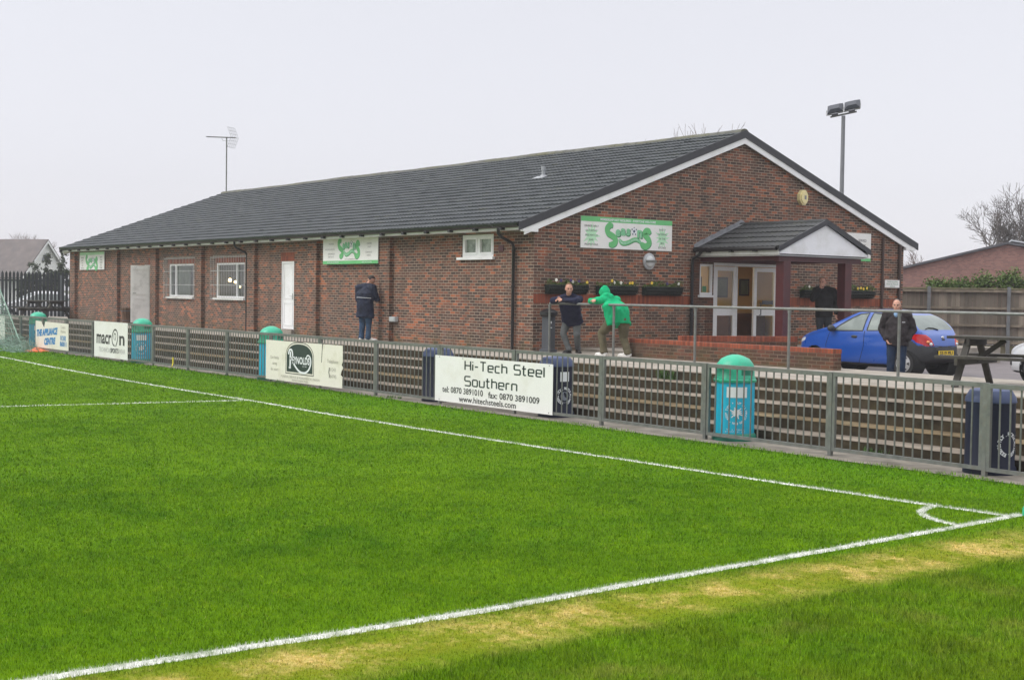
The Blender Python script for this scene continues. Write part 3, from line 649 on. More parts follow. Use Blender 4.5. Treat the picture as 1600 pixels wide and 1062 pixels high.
# ---- entrance: frames, leaves, lobby
def fbox(mb,y0,y1,z0,z1,x0=-.09,x1=-.02): mb.box(x0,x1,y0,y1,z0,z1)
window('w',SL,[],[],PX,sill=False)
mb=MB(); mb.box(.001,.09,5.06,5.60,2.045,2.10); part(mb,'sill',M_upvc)
mb=MB(); z0,z1=DR[2],DR[3]
fbox(mb,5.602,5.66,z0,z1-.002); fbox(mb,7.93,7.998,z0,z1-.002); fbox(mb,5.66,7.93,z1-.075,z1-.002); fbox(mb,6.43,6.47,z0,z1-.076)
fr=part(mb,'door_frame',M_upvc)
def leaf(M,wd,lab=None,bar=1.72):
    mb=MB(); h0,h1=z0+.02,z1-.09
    mb.box(-.03,.03,0,.10,h0,h1,M=M);mb.box(-.03,.03,wd-.10,wd,h0,h1,M=M);mb.box(-.03,.03,.10,wd-.10,h1-.10,h1,M=M);mb.box(-.03,.03,.10,wd-.10,h0,h0+.14,M=M);mb.box(-.03,.03,.10,wd-.10,bar-.12,bar+.10,M=M)
    o=part(mb,'door_leaf',M_upvc,fr,label=lab)
    return mb
def pane_(M,wd,fl=1):
    mb=MB(); mb.add([M@Vector((0,.1,z0+.15)),M@Vector((0,wd-.1,z0+.15)),M@Vector((0,wd-.1,z1-.18)),M@Vector((0,.1,z1-.18))],[(0,1,2,3)[::fl]]); part(mb,'pane',M_glass,fr)
Ml=Matrix.Translation((-.055,5.665,0)); leaf(Ml,.76,'fixed left leaf'); pane_(Ml,.76)
Mr=Matrix.Translation((-.055,7.925,0))@Matrix.Rotation(R(180-4),4,'Z'); leaf(Mr,.80,'right leaf ajar'); pane_(Mr,.80,-1)
mb=MB(); mb.tube([(.02,7.24,1.62),(.06,7.24,1.62),(.06,7.24,1.92),(.02,7.24,1.92)],.014,6); mb.box(-.02,.0,7.36,7.75,1.88,1.98); part(mb,'handle',M_dgrey,fr)
mb=MB(); mb.add([(-2.6,4.6,.83),(-.12,4.6,.83),(-.12,10.4,.83),(-2.6,10.4,.83)],[(0,1,2,3)]); part(mb,'lobby_floor',plain('dark lobby carpet',(.05,.03,.022),.9,.2,5))
mb=MB(); mb.add([(-2.6,4.6,.83),(-2.6,10.4,.83),(-2.6,10.4,3.1),(-2.6,4.6,3.1)],[(0,1,2,3)])
mb.add([(-2.6,4.6,.83),(-2.6,4.6,3.1),(-.13,4.6,3.1),(-.13,4.6,.83)],[(0,1,2,3)]); mb.add([(-2.6,10.4,.83),(-.13,10.4,.83),(-.13,10.4,3.1),(-2.6,10.4,3.1)],[(0,1,2,3)])
mb.add([(-2.6,4.6,3.1),(-2.6,10.4,3.1),(-.13,10.4,3.1),(-.13,4.6,3.1)],[(0,1,2,3)])
mb.box(-2.58,-1.6,9.75,10.0,.83,3.0)
part(mb,'lobby_wall',plain('ochre lobby paint',(.66,.44,.16),.7,.06,2))
for y0,y1,a,b in((9.22,9.60,2.10,2.57),(8.98,9.12,2.10,2.57),(8.2,8.75,2.05,2.6),(7.3,7.75,2.05,2.6),(6.3,6.75,2.1,2.55)):
    mb=MB(); mb.box(-2.6,-2.57,y0,y1,a,b); o=part(mb,'picture_frame',M_wooddk)
    mb=MB(); mb.box(-2.569,-2.565,y0+.04,y1-.04,a+.04,b-.04); part(mb,'picture',plain('green picture',(.10,.13,.07),.5,.3,6),o)
mb=MB(); mb.bbox(-2.5,-1.9,8.1,9.55,.83,1.62,.02); part(mb,'sideboard',plain('brown sideboard',(.13,.055,.028),.5,.2,5))
mb=MB(); mb.box(-1.55,-1.15,6.3,7.5,3.03,3.09); o=part(mb,'lobby_light',emit('lobby tube light',(1,.86,.60),9))
# notice in side light
mb=MB(); mb.box(-.068,-.066,5.28,5.42,2.17,2.32); part(mb,'window_notice',M_logod)
# ---- porch
PX1=2.72
mb=MB()
zr,ze=3.845,3.20; yl,yr,ym=4.90,8.14,6.52
def porch_slope(ye):
    m=MB(); tiled(m,.0,PX1,(0,ze),(abs(ye-ym),zr),5,.016,.020,.014,.30,8)
    sgn=1 if ye<ym else -1
    V=[(x,ye+sgn*y,z) for x,y,z in m.v]; F=m.f if sgn>0 else [q[::-1] for q in m.f]
    return V,F
for ye in(yl,yr):
    V,F=porch_slope(ye); mb.add(V,F)
pr=part(mb,'porch_roof',M_tile2,smooth='auto')
mb=MB(); mb.tube([(.0,ym,zr+.0),(PX1+.02,ym,zr+.0)],.075,10); part(mb,'ridge_tiles',M_tile2,pr,smooth='auto')
mb=MB()   # lead flashing up the wall
for ye in(yl,yr):
    for k in range(5):
        t0,t1=k/5,(k+1)/5; ya=ye+(ym-ye)*t0; yb=ye+(ym-ye)*t1; za=ze+(zr-ze)*t0; zb=ze+(zr-ze)*t1
        mb.add([(.012+.004*(k%2),ya,za+.02),(.012+.004*(k%2),yb,zb+.02),(.012+.004*(k%2),yb,zb+.15),(.012+.004*(k%2),ya,za+.13)],[(0,1,2,3)])
        mb.add([(.012,ya,za+.05),(.012,yb,zb+.05),(.17,yb,zb+.062),(.17,ya,za+.062)],[(0,1,2,3)])
part(mb,'flashing',plain('dull lead',(.19,.195,.21),.55,.25,6,bump=.3),pr)
for ye in(yl,yr):
    mb=MB(); v=[]
    for x in(PX1-.0,PX1+.035): v+=[(x,ye,ze+.035),(x,ym,zr+.06),(x,ym,zr-.07),(x,ye,ze-.085)]
    mb.add(v,[(0,1,2,3),(7,6,5,4),(0,4,5,1),(2,6,7,3),(0,3,7,4),(1,5,6,2)]); part(mb,'verge',M_verge,pr)
mb=MB(); mb.prism([(yl+.06,3.065),(yr-.06,3.065),(yr-.06,3.10),(ym,zr-.06),(yl+.06,3.10)],frameM((PX1-.07,0,0),(0,1,0),(0,0,1)),.05); part(mb,'gable_board',M_upvc,pr)
for ye,s_ in((yl,1),(yr,-1)):
    mb=MB(); mb.box(.02,PX1-.02,min(ye+s_*.05,ye+s_*.07),max(ye+s_*.05,ye+s_*.07),3.05,3.165); part(mb,'fascia',M_upvcd,pr)
    mb=MB(); mb.tube([(.02,ye-s_*.0,3.185),(PX1-.06,ye-s_*.0,3.185)],.05,8); 
    for x in(.5,1.25,2.0): mb.box(x-.04,x+.04,ye-.05,ye+.05,3.115,3.16)
    part(mb,'gutter',M_black,pr,smooth='auto')
mb=MB(); mb.box(.02,PX1-.08,yl+.08,yr-.08,3.02,3.045); part(mb,'ceiling',M_upvcd,pr)
mb=MB(); mb.box(.02,2.40,5.12,5.26,2.92,3.018); mb.box(2.40,2.56,5.10,8.0,2.90,3.018); mb.box(.02,2.40,7.80,7.94,2.92,3.018); mb.box(.008,.03,5.13,7.99,2.905,3.017); part(mb,'porch_beam',M_maroon,pr)
for y in(5.20,7.36): 
    mb=MB(); mb.bbox(2.38,2.62,y,y+.24,Z1+.05,2.898,.008); part(mb,'porch_post',M_maroon,pr)
mb=MB(); mb.tube([(.28,4.88,3.15),(.22,4.86,3.06),(.09,4.80,2.98),(.07,4.80,2.88),(.07,4.80,Z1)],.038,10)
for z in(2.6,1.6): mb.tube([(.07,4.80,z),(.07,4.80,z+.05)],.048,10)
part(mb,'downpipe',M_black,smooth='auto')

# ================================================================== THINGS ON AND ROUND THE CLUBHOUSE
def seasons_logo(par,M,wd):
    """green snake-like S .. S with small letters, a ball and a ribbon; unit width 1 centred"""
    S1=bez([(-.335,.150),(-.40,.158),(-.452,.105),(-.430,.035),(-.355,0),(-.285,-.045),(-.286,-.110),(-.345,-.142),(-.415,-.140)],7)
    S2=bez([(.470,.055),(.43,.095),(.375,.098),(.341,.05),(.385,.005),(.435,-.045),(.440,-.105),(.368,-.151),(.300,-.130),(.270,-.095)],7)
    rib=bez([(-.20,-.05),(-.16,-.098),(-.10,-.115),(0,-.095),(.109,-.052),(.19,-.052),(.262,-.095)],7)
    sc_=lambda P:[(a*wd,b*wd) for a,b in P]
    sh=lambda P:[(a+.008,b-.012) for a,b in P]
    for P,w_,tp in((S1,.098,None),(S2,.100,None),(rib,.066,None)):
        n=len(P); tp=[min(1,.55+min(i,n-1-i)/n*4) for i in range(n)]
        mb=MB(); stroke(mb,sc_(sh(P)),M,w_*wd,.0012,taper=tp); mb.build('logo_shadow',M_logod,par,world=True)
        mb=MB(); stroke(mb,sc_(P),M,w_*wd,.0024,taper=tp); mb.build('logo',M_logo,par,world=True)
    mb=MB(); stroke(mb,sc_(rib),M,.040*wd,.0034); mb.build('logo_ribbon',M_logom,par,world=True)
    for ch,x,y,sz in(('e',-.228,.060,.20),('a',-.118,.078,.22),('s',-.010,.080,.20),('n',.235,.062,.23)):
        mb=MB(); text(mb,ch,M,sz*wd,x*wd,y*wd,bold=.010*wd,h=.004); mb.build('logo_letter',M_logom,par,world=True)
    mb=MB()
    for ch,x,y,sz in(('e',-.228,.060,.20),('a',-.118,.078,.22),('s',-.010,.080,.20),('n',.235,.062,.23)): text(mb,ch,M,sz*wd,(x+.010)*wd,(y-.012)*wd,bold=.016*wd,h=.0030)
    mb.build('logo_shadow',M_logod,par,world=True)
    mb=MB(); c=(.115*wd,.082*wd); r_=.055*wd
    mb.prism([(c[0]+r_*math.cos(t*.3142),c[1]+r_*math.sin(t*.3142)) for t in range(20)],M@Matrix.Translation((0,0,.003)),.0015); mb.build('logo_ball',M_paint,par,world=True)
    mb=MB()
    for k,(a,b,q) in enumerate(((0,0,.026),(.045,.03,.015),(-.045,.03,.015),(.028,-.045,.015),(-.028,-.045,.015),(0,.056,.012))):
        mb=MB(); mb.prism([(c[0]+(a+q*math.cos(t*1.2566+1.57))*wd,c[1]+(b+q*math.sin(t*1.2566+1.57))*wd) for t in range(5)],M@Matrix.Translation((0,0,.0048)),.0006); mb.build('logo_ball_patch',M_ball,par,world=True)
    mb=MB(); n=len('the venue for all occasions'); 
    Pr=sc_(rib); 
    for i,ch in enumerate('the venue for all occasions'):
        if ch==' ':continue
        t=(.06+.80*i/n)*(len(Pr)-1); k=int(t); f_=t-k; a=Pr[k];b=Pr[min(k+1,len(Pr)-1)]
        ang=math.atan2(b[1]-a[1],b[0]-a[0]); p=(a[0]+(b[0]-a[0])*f_,a[1]+(b[1]-a[1])*f_)
        text(mb,ch,M@Matrix.Translation((p[0],p[1],.0005))@Matrix.Rotation(ang,4,'Z'),.030*wd,h=.004)
    mb.build('lettering',M_paint,par,world=True)
def board(name,label,cat,M,x0,x1,y0,y1,mat,th=.012,group=None):   # flat sign panel in M's plane (front at z=0..), root at its lower middle
    p=M@Vector(((x0+x1)/2,y0,0)); t=thing(name,label,cat,p,0,group)
    mb=MB(); Mb=M@Matrix.Translation((0,0,-th)); mb.prism([(x0,y0),(x1,y0),(x1,y1),(x0,y1)],Mb,th); mb.build('panel',mat,t,world=True); return t
def words(par,M,items,mat,name='lettering'):
    for it in items:
        mb=MB(); text(mb,*it[:1],M,*it[1:2],**it[2]); mb.build(name,mat,par,world=True)
def burst(par,M,cx,cy,rx,ry,seed):
    rd=random.Random(seed); mb=MB(); P=[]
    n=12
    for k in range(2*n):
        a=math.pi*k/n+rd.uniform(-.08,.08); q=(1.0+rd.uniform(-.15,.15)) if k%2==0 else .50
        P.append((cx+rx*q*math.cos(a),cy+ry*q*math.sin(a)))
    mb.prism(P,M@Matrix.Translation((0,0,.0008)),.0008); mb.build('burst',M_logol,par,world=True)
# gable sign
M=face_x(.028,2.727,3.49); t=board('wall_sign','long white sign with a green top strip on the front gable above the planters','sign',M,-1.413,1.413,-.36,.36,M_white,.02)
mb=MB(); mb.prism([(-1.413,.245),(1.413,.245),(1.413,.36),(-1.413,.36)],M,.0012); mb.build('strip',M_logo,t,world=True)
words(t,M,[('MEMBERSHIP NOT REQUIRED - EVERYONE WELCOME',.072,dict(y=.30,width=1.72,bold=.0015,x=.02))],M_paint)
burst(t,M,-1.10,-.07,.25,.28,1); burst(t,M,1.10,-.06,.22,.28,2)
words(t,M,[(s_,.066,dict(x=-1.10,y=.14-.105*i,width=w_)) for i,(s_,w_) in enumerate((('DINNER EARLY',.42),('SATURDAY',.33),('PRE-MATCH',.36),('BAR',.12),('PROMOTIONS',.40)))]+[(s_,.066,dict(x=1.10,y=.13-.105*i,width=w_)) for i,(s_,w_) in enumerate((('PARTY',.20),('CATERING',.30),('IN THE',.20),('BIG',.10),('KITCHEN',.24)))],M_ink)
seasons_logo(t,M@Matrix.Translation((.03,-.053,.001)),1.46)
# long-wall sign
M=face_y(-7.90,-.118,3.14); t=board('wall_sign','white sign with a green bottom strip, high on the middle of the long wall','sign',M,-1.46,1.46,-.345,.34,M_white,.02)
mb=MB(); mb.prism([(-1.46,-.345),(1.46,-.345),(1.46,-.255),(-1.46,-.255)],M,.0012); mb.build('strip',M_logo,t,world=True)
seasons_logo(t,M@Matrix.Translation((-.05,.07,.001))@Matrix.Scale(1.18,4,(0,1,0)),1.20)
words(t,M,[(s_,.06,dict(x=a,y=b)) for s_,a,b in(('SNOOKER',-1.0,.20),('FUNCTION ROOMS',-1.08,.05),('WEDDINGS &',-1.0,-.07),('BIRTHDAYS',-1.0,-.15),('CARVERY',1.02,.18),('DAILY',1.02,.09),('CORPORATE',1.0,-.05),('EVENTS',1.0,-.13),('www.seasonsonline.co.uk',.05,-.215))],M_grey)
words(t,M,[('MEMBERSHIP NOT REQUIRED',.05,dict(x=-.9,y=-.30)),('EVERYONE WELCOME',.05,dict(x=.9,y=-.30))],M_paint)
# far sign
M=face_y(-27.82,-.05,3.10); t=board('wall_sign','small white and green sign at the far end of the long wall','sign',M,-1.35,1.35,-.345,.335,M_white,.02)
mb=MB(); mb.prism([(-1.35,.22),(1.35,.22),(1.35,.335),(-1.35,.335)],M,.0012); mb.build('strip',M_logol,t,world=True)
seasons_logo(t,M@Matrix.Translation((0,-.07,.001))@Matrix.Scale(1.15,4,(0,1,0)),1.35)
words(t,M,[(s_,.085,dict(x=a*1.03,y=.12-.1*i)) for a,L_ in((-1,('DINNER','EARLY','SAT','BAR','PROMO')),(1,('PARTY','FOOD','IN THE','BIG','ROOM'))) for i,s_ in enumerate(L_)],M_ink)
# sign half hidden behind the porch, and notice
M=face_x(.026,10.9,3.46); t=board('wall_sign','white sign half hidden behind the porch gable','sign',M,-.75,.66,-.38,.37,M_white,.02)
mb=MB(); mb.prism([(-.75,-.38),(.66,-.38),(.66,-.30),(-.75,-.30)],M,.0012); mb.build('strip',M_logo,t,world=True)
words(t,M,[('SERVED',.10,dict(x=.30,y=.17)),('DAILY',.10,dict(x=.30,y=.04))],M_ink)
M=face_x(.10,12.43,2.49); t=board('notice','small white notice with green print by the right end of the gable','notice',M,-.31,.31,-.105,.105,M_white,.02)
words(t,M,[('Residents parking',.062,dict(y=.06)),('Visitors & Deliveries',.062,dict(y=-.008)),('entrance',.062,dict(y=-.07))],M_logod)
# bulkhead lamp
t=thing('bulkhead_lamp','round grey bulkhead lamp on the brick gable beneath the long sign','wall lamp',(.0,3.415,2.87))
Mx=Matrix.Rotation(R(90),4,'Y')
mb=MB(); mb.lathe([(.175,.0),(.185,.02),(.18,.05),(.155,.06)],M=Mx@Matrix.Scale(1.08,4,(1,0,0)),n=36); mb.build('lamp_base',plain('satin grey metal',(.42,.43,.44),.4,.08,5,metal=.3,bump=0),t,smooth='auto')
mb=MB(); mb.lathe([(.15,.055),(.12,.095),(.06,.115),(0,.12)],M=Mx,n=36); mb.build('lamp_glass',plain('milky lamp glass',(.55,.56,.56),.25,.05,4,bump=0),t,smooth=True)
mb=MB(); mb.box(-.03,.03,-.16,.16,.105,.125,M=Mx@Matrix.Translation((.0,0,0))); mb.build('lamp_guard',M_galv,t)
# alarm box
t=thing('alarm_box','pale yellow alarm bell box high on the gable','alarm box',(.0,8.73,4.66))
mb=MB(); mb.prism([(.165*math.cos(a),.205*math.sin(a)) for a in [R(q) for q in(22,67,112,157,202,247,292,337)]],face_x(0.002,0,0),.10); mb.prism([(.13*math.cos(a),.16*math.sin(a)) for a in [R(q) for q in(22,67,112,157,202,247,292,337)]],face_x(0.102,0,0),.03); mb.build('case',plain('aged yellow plastic',(.72,.62,.32),.4,.06,4,bump=0),t)
mb=MB(); mb.box(.132,.136,-.015,.055,-.05,.05); mb.build('lamp_lens',M_grey,t)
mb=MB(); mb.tube([(.05,0,.23),(.05,0,.30)],.012,6); mb.build('cable',M_galv,t)
# electric box
t=thing('electric_box','small grey electric box low on the long wall beside a brick pier','box',(-5.74,-.0,1.37))
mb=MB(); mb.bbox(-.135,.135,-.11,-.001,-.065,.065,.012); mb.build('case',plain('grey plastic',(.40,.42,.42),.45,.05,3,bump=0),t)
mb=MB(); mb.box(-.11,.11,-.122,-.111,-.045,.045); mb.build('cover',plain('grey plastic',(.4,.4,.4)),t)
# TV aerial
t=thing('tv_aerial','tall thin television aerial on the far end of the ridge','aerial',(-29.95,RY,RZ+.05))
mb=MB(); mb.tube([(0,0,-.1),(0,0,2.28)],.03,6); mb.build('mast',M_galv,t)
dirv=Vector((-.88,-.55,.06)).normalized(); sd_=Vector((-dirv.y,dirv.x,0)).normalized(); o_=Vector((0,0,2.3))
mb=MB(); mb.tube([o_-dirv*.45,o_+dirv*1.0],.024,5)
for k in range(13): 
    q=o_+dirv*(-.2+.095*k); mb.tube([q-sd_*.14,q+sd_*.14],.014,4)
mb.tube([o_+dirv*.25+Vector((0,0,-.02)),o_+dirv*.2+Vector((0,0,-.14)),o_-dirv*.15+Vector((0,0,-.14)),o_-dirv*.2],.008,4)
mb.build('boom',M_galv,t)
mb=MB(); 
for sgn in(1,-1):
    e0=o_-dirv*.40; e1=o_-dirv*.22+Vector((0,0,.42*sgn))
    for u_ in(-.28,-.14,0,.14,.28): mb.tube([e0+sd_*u_,e1+sd_*u_],.006,4)
    for v_ in(.0,.33,.66,1): mb.tube([e0.lerp(e1,v_)-sd_*.30,e0.lerp(e1,v_)+sd_*.30],.006,4)
mb.build('reflector',M_galv,t)
# planters on the gable
M_flw=[plain('white pansy',(.80,.78,.70),.6,.05,3,bump=0),plain('yellow pansy',(.75,.52,.05),.6,.05,3,bump=0),plain('violet pansy',(.06,.035,.14),.6,.05,3,bump=0)]
def planter(y0,y1,label,flw,fol=1.0,seed=1):
    t=thing('wall_planter',label,'planter',(0,(y0+y1)/2,2.07),0,'hay rack planters along the gable wall'); w_=(y1-y0); rd=random.Random(seed)
    mb=MB(); n=24
    prof=[(.03,.0),(.10,.0),(.17,.05),(.21,.13),(.215,.20)]
    for i in range(n):
        y=-w_/2+w_*i/(n-1); 
        mb.tube([(a,y,b) for a,b in prof],.006,4)
    for a,b in prof[1:]: mb.tube([(a,-w_/2,b),(a,w_/2,b)],.007,4)
    mb.box(.002,.012,-w_/2,w_/2,.17,.20)
    mb.build('rack',M_black,t)
    mb=MB(); v=[];f=[];q=[(.02,.01),(.10,.01),(.165,.06),(.2,.135),(.2,.205),(.02,.205)]
    for s_ in(-1,1): v+=[(a,s_*(w_/2-.015),b) for a,b in q]
    f=[(k,(k+1)%6,6+(k+1)%6,6+k) for k in range(6)]+[(5,4,3,2,1,0),(6,7,8,9,10,11)]
    mb.add(v,f); mb.build('liner',plain('black green liner',(.008,.016,.012),.75,.4,9,bump=.5),t)
    mb=MB()
    for _ in range(int(420*w_*fol)):
        y=rd.uniform(-w_/2,w_/2); lump=.5+.5*math.sin(y*9+seed); p=Vector((rd.uniform(.03,.21),y,.19+rd.uniform(0,.10)*(.45+lump)*fol)); leafq(mb,p,.026,rd)
    mb.build('foliage',M_leaf,t)
    for k,m_ in enumerate(M_flw):
        c=[q for q in flw if q[0]==k]
        if not c: continue
        mb=MB()
        for _,u_,h in c:
            y=(u_-.5)*w_; p=Vector((.16+rd.uniform(-.03,.05),y,.22+h))
            for a in range(5): mb.ell(p+Vector((.012,.020*math.cos(a*1.257),.020*math.sin(a*1.257))),(.008,.020,.020),8)
        mb.build('flowers',m_,t)
def leafq(mb,p,s_,rd,mi=0,asp=.6):
    d=Vector((rd.gauss(0,1),rd.gauss(0,1),rd.gauss(.2,1))).normalized(); a=d.orthogonal().normalized(); a.rotate(Matrix.Rotation(rd.uniform(0,6.28),3,d)); b=d.cross(a)
    s_*=rd.uniform(.6,1.3); mb.add([p-a*s_,p-b*s_*asp,p+a*s_,p+b*s_*asp],[(0,1,2,3)],mi)
planter(.30,1.46,'black hay rack planter behind the man leaning in a navy jacket',[(0,.18,.09),(0,.60,.06),(2,.53,.09),(2,.73,.07),(1,.95,.05),(2,.30,.08)],1.0,1)
planter(1.78,2.96,'black hay rack planter behind the green hooded figure, with white and yellow pansies',[(0,.38,.06),(0,.52,.06),(0,.58,.04),(1,.32,.10),(1,.84,.06),(1,.80,.05)],1.0,2)
planter(3.20,4.40,'black hay rack planter nearest the porch downpipe, beneath the round lamp',[(1,.16,.07),(2,.55,.06),(0,.88,.06)],1.1,3)
planter(8.72,9.75,'black hay rack planter under the porch behind the man in the black coat',[(0,.2,.07)],.9,4)
planter(10.55,11.60,'black hay rack planter right of the porch post, full of yellow pansies',[(1,.28,.05),(1,.40,.06),(1,.50,.04),(1,.64,.06),(0,.33,.05)],1.25,5)
# cigarette bin
t=thing('cigarette_bin','grey metal cigarette bin with a black domed lid at the gable corner','bin',(.36,.16,Z1+.05))
mb=MB(); mb.bbox(-.12,.12,-.10,.10,.0,.74,.02); mb.build('body',M_dgrey,t)
mb=MB(); mb.lathe([(.17,.74),(.20,.77),(.20,.83),(.14,.88),(.05,.91),(0,.915)],n=24); mb.build('lid',M_black,t,smooth='auto')
mb=MB(); mb.box(.121,.124,-.05,-.01,.58,.63); mb.box(.121,.124,-.05,.0,.48,.50); mb.build('sticker',M_paint,t)
mb=MB(); mb.bbox(-.15,.15,-.13,.13,-.045,.02,.01); mb.build('foot',M_dgrey,t)
# low brick walls of the entrance ramp
t=thing('ramp_wall','low red brick ramp wall with soldier course cap, ending beside the blue car','wall',(5.3,.6,Z1))
mb=MB(); mb.box(2.66,8.02,.50,.715,Z1-.3,1.085); mb.build('brickwork',M_redw,t,world=True)
mb=MB(); mb.box(2.655,8.025,.495,.72,1.087,1.165); mb.build('coping',M_redb,t,world=True)
t=thing('ramp_wall','short red brick wall running back from the ramp to the porch','wall',(2.95,3.4,Z1))
mb=MB(); Mw=frameM((2.47,2.05,Z1-.4),(.95,2.6,0),(0,0,1)); L_=math.hypot(.95,2.6); mb.prism([(0,0),(L_,0),(L_,.33+.4-.03),(0,.33+.4-.03)],Mw,.215); mb.build('brickwork',M_redw,t,world=True)
mb=MB(); mb.prism([(0,.73-.028),(L_,.73-.028),(L_,.82),(0,.82)],Mw@Matrix.Translation((0,0,-.005)),.225); mb.build('coping',M_redb,t,world=True)

# ================================================================== BARRIER, BOARDS, BINS
FY=-4.434; SP=2.285; X0=9.825
fence=thing('pitch_barrier','long galvanised steel barrier of barred panels between the pitch and the terrace','barrier',(0,FY,0))
rd=random.Random(11)
def panel(x0,x1,name='panel'):
    mb=MB(); z0,z1=.075,1.10
    mb.box(x0,x1,-.022,.022,z1-.055,z1); mb.box(x0+.045,x1-.045,-.02,.02,z0,z0+.045)
    mb.box(x0,x0+.045,-.021,.021,z0,z1-.056); mb.box(x1-.045,x1,-.021,.021,z0,z1-.056)
    n=16
    for i in range(1,n):
        x=x0+.0225+(x1-x0-.045)*i/n; mb.tube([(x,0,z0+.04),(x,0,z1-.05)],.0112,6)
    o=mb.build(name,M_galv,fence); return o
i0=-19
P0=None
for i in range(i0,6):
    xa=X0+SP*i
    # post
    mb=MB(); mb.box(xa-.026,xa+.026,-.026,.026,-.02,1.105); mb.build('post',M_galv,fence)
    if P0 is None: P0=panel(0,SP-.058); P0.location=(xa+.029,0,0); 
    else:
        c=P0.copy(); sc.collection.objects.link(c); c.location=(xa+.029,rd.uniform(-.004,.004),rd.uniform(-.006,.006)); c.rotation_euler=(rd.uniform(-.006,.006),0,0)
BM=lambda x,z:face_y(x,FY-.030,z)
# hi-tech board with hand-built squared lettering
M=BM(4.59,.475); t=board('advertising_board','white steel firm board with two lines of squared green lettering, third from the corner','advertising board',M,-1.745,1.745,-.40,.435,M_white,.006)
t['label']='large clean white board with squared green lettering between the two navy bins'
GL={'H':(.62,[[(0,0),(0,1)],[(.62,0),(.62,1)],[(0,.5),(.62,.5)]]),'i':(.0,[[(0,0),(0,.68)],[(0,.86),(0,.96)]]),'-':(.34,[[(0,.42),(.34,.42)]]),'T':(.62,[[(0,1),(.62,1)],[(.31,0),(.31,1)]]),
'e':(.52,[[(.50,0),(.08,0),(0,.08),(0,.60),(.08,.68),(.44,.68),(.52,.60),(.52,.34),(0,.34)]]),'c':(.46,[[(.46,0),(.08,0),(0,.08),(0,.60),(.08,.68),(.46,.68)]]),'h':(.50,[[(0,0),(0,1)],[(0,.68),(.42,.68),(.50,.60),(.50,0)]]),
'S':(.62,[[(0,0),(.54,0),(.62,.08),(.62,.42),(.54,.5),(.08,.5),(0,.58),(0,.92),(.08,1),(.62,1)]]),'t':(.34,[[(.34,0),(.16,0),(.10,.06),(.10,1)],[(-.06,.68),(.34,.68)]]),'l':(.0,[[(0,0),(0,1)]]),
'o':(.52,[[(.08,0),(.44,0),(.52,.08),(.52,.60),(.44,.68),(.08,.68),(0,.60),(0,.08),(.08,0)]]),'u':(.50,[[(0,.68),(0,.08),(.08,0),(.50,0)],[(.50,.68),(.50,0)]]),'r':(.34,[[(0,0),(0,.60),(.08,.68),(.34,.68)]]),'n':(.50,[[(0,0),(0,.68)],[(0,.68),(.42,.68),(.50,.60),(.50,0)]]),' ':(.28,[])}
def techtext(mb,s_,M,x,y,h,wd,width):
    k=width/(sum(GL[c][0]+.24 for c in s_)-.24)/h; M=M@Matrix.Translation((x,0,0))@Matrix.Scale(k,4,(1,0,0)); x=0
    for ch in s_:
        a,st=GL[ch]
        for q in st: stroke(mb,[(x+p*h,y+r_*h) for p,r_ in q],M,wd,.0015)
        x+=(a+.24)*h
    return x
for a_,b_,c_,d_ in(('Hi-Tech Steel',.212,.160,2.29),('Southern',-.068,.165,1.545)):
    mb=MB(); techtext(mb,a_,M,-.78,b_,c_,.024,d_); mb.build('lettering',M_inkg,t,world=True)
words(t,M,[('tel: 0870 3891010',.150,dict(x=-1.495,y=-.180,align='LEFT',width=1.28,bold=.002)),('fax: 0870 3891009',.150,dict(x=-.057,y=-.195,align='LEFT',width=1.457,bold=.002)),('www.hitechsteels.com',.145,dict(x=-.10,y=-.322,width=1.71,bold=.002))],M_ink)
mb=MB()
for a in(-1.6,-.85,1.65): 
    for b in(-.37,.41): mb.prism([(a+.012*math.cos(k),b+.012*math.sin(k)) for k in range(6)],M,.004)
mb.build('rivets',M_grey,t,world=True)
# Reynolds board, cracked and torn on its right
M=BM(-2.33,.505); t=thing('advertising_board','cracked cream board with a black arched emblem, torn at its right edge','advertising board',M@Vector((0,-.44,0)))
mb=MB()
outl=[(-1.735,-.44),(1.73,-.44),(1.73,-.20),(1.66,-.17),(1.70,-.08),(1.76,-.02),(1.70,.04),(1.74,.10),(1.735,.44),(.915,.44),(.885,.30),(.87,.18),(.845,.05),(.855,.18),(.865,.30),(.870,.44),(-1.735,.44)]
mb.prism(outl,M@Matrix.Translation((0,0,-.006)),.006); mb.build('panel',M_cream,t,world=True)
def arch(r0,dy=0): 
    w_=.565-r0; b=-.285+r0
    return [(-w_,b),(w_,b)]+[(w_*math.cos(a)**.8 if math.cos(a)>0 else -w_*(-math.cos(a))**.8,.10+(.32-r0)*math.sin(a)) for a in [math.pi*k/22 for k in range(0,23)]]
Ma=M@Matrix.Translation((-.13,.02,0))@Matrix.Scale(1.14,4,(1,0,0))
for r_,m_,h in((0,M_ink,.0008),(.018,M_cream,.0014),(.045,M_inkg,.002)):
    mb=MB(); mb.prism(arch(r_),Ma@Matrix.Translation((0,0,h)),.0004); mb.build('emblem',m_,t,world=True)
mb=MB(); Mo=Ma@Matrix.Translation((0,0,.003))
stroke(mb,[(-.37,-.14),(-.36,.20)],Mo,.055); stroke(mb,bez([(-.44,.14),(-.40,.235),(-.31,.235),(-.27,.15),(-.30,.07),(-.37,.05)],6),Mo,.045); stroke(mb,[(-.42,-.15),(-.33,-.14)],Mo,.04)
stroke(mb,bez([(-.32,.05),(-.22,-.06),(-.02,-.20),(.20,-.235),(.37,-.16),(.455,-.01),(.42,.12),(.33,.15),(.28,.10)],6),Mo,.045,taper=[.7]*6+[1]*30+[.7]*13)
text(mb,'EYNOLDS',Mo,.21,.055,.015,width=.70,bold=.006); text(mb,'EST 1867',Mo,.045,.22,-.10)
mb.build('lettering',M_paint,t,world=True)
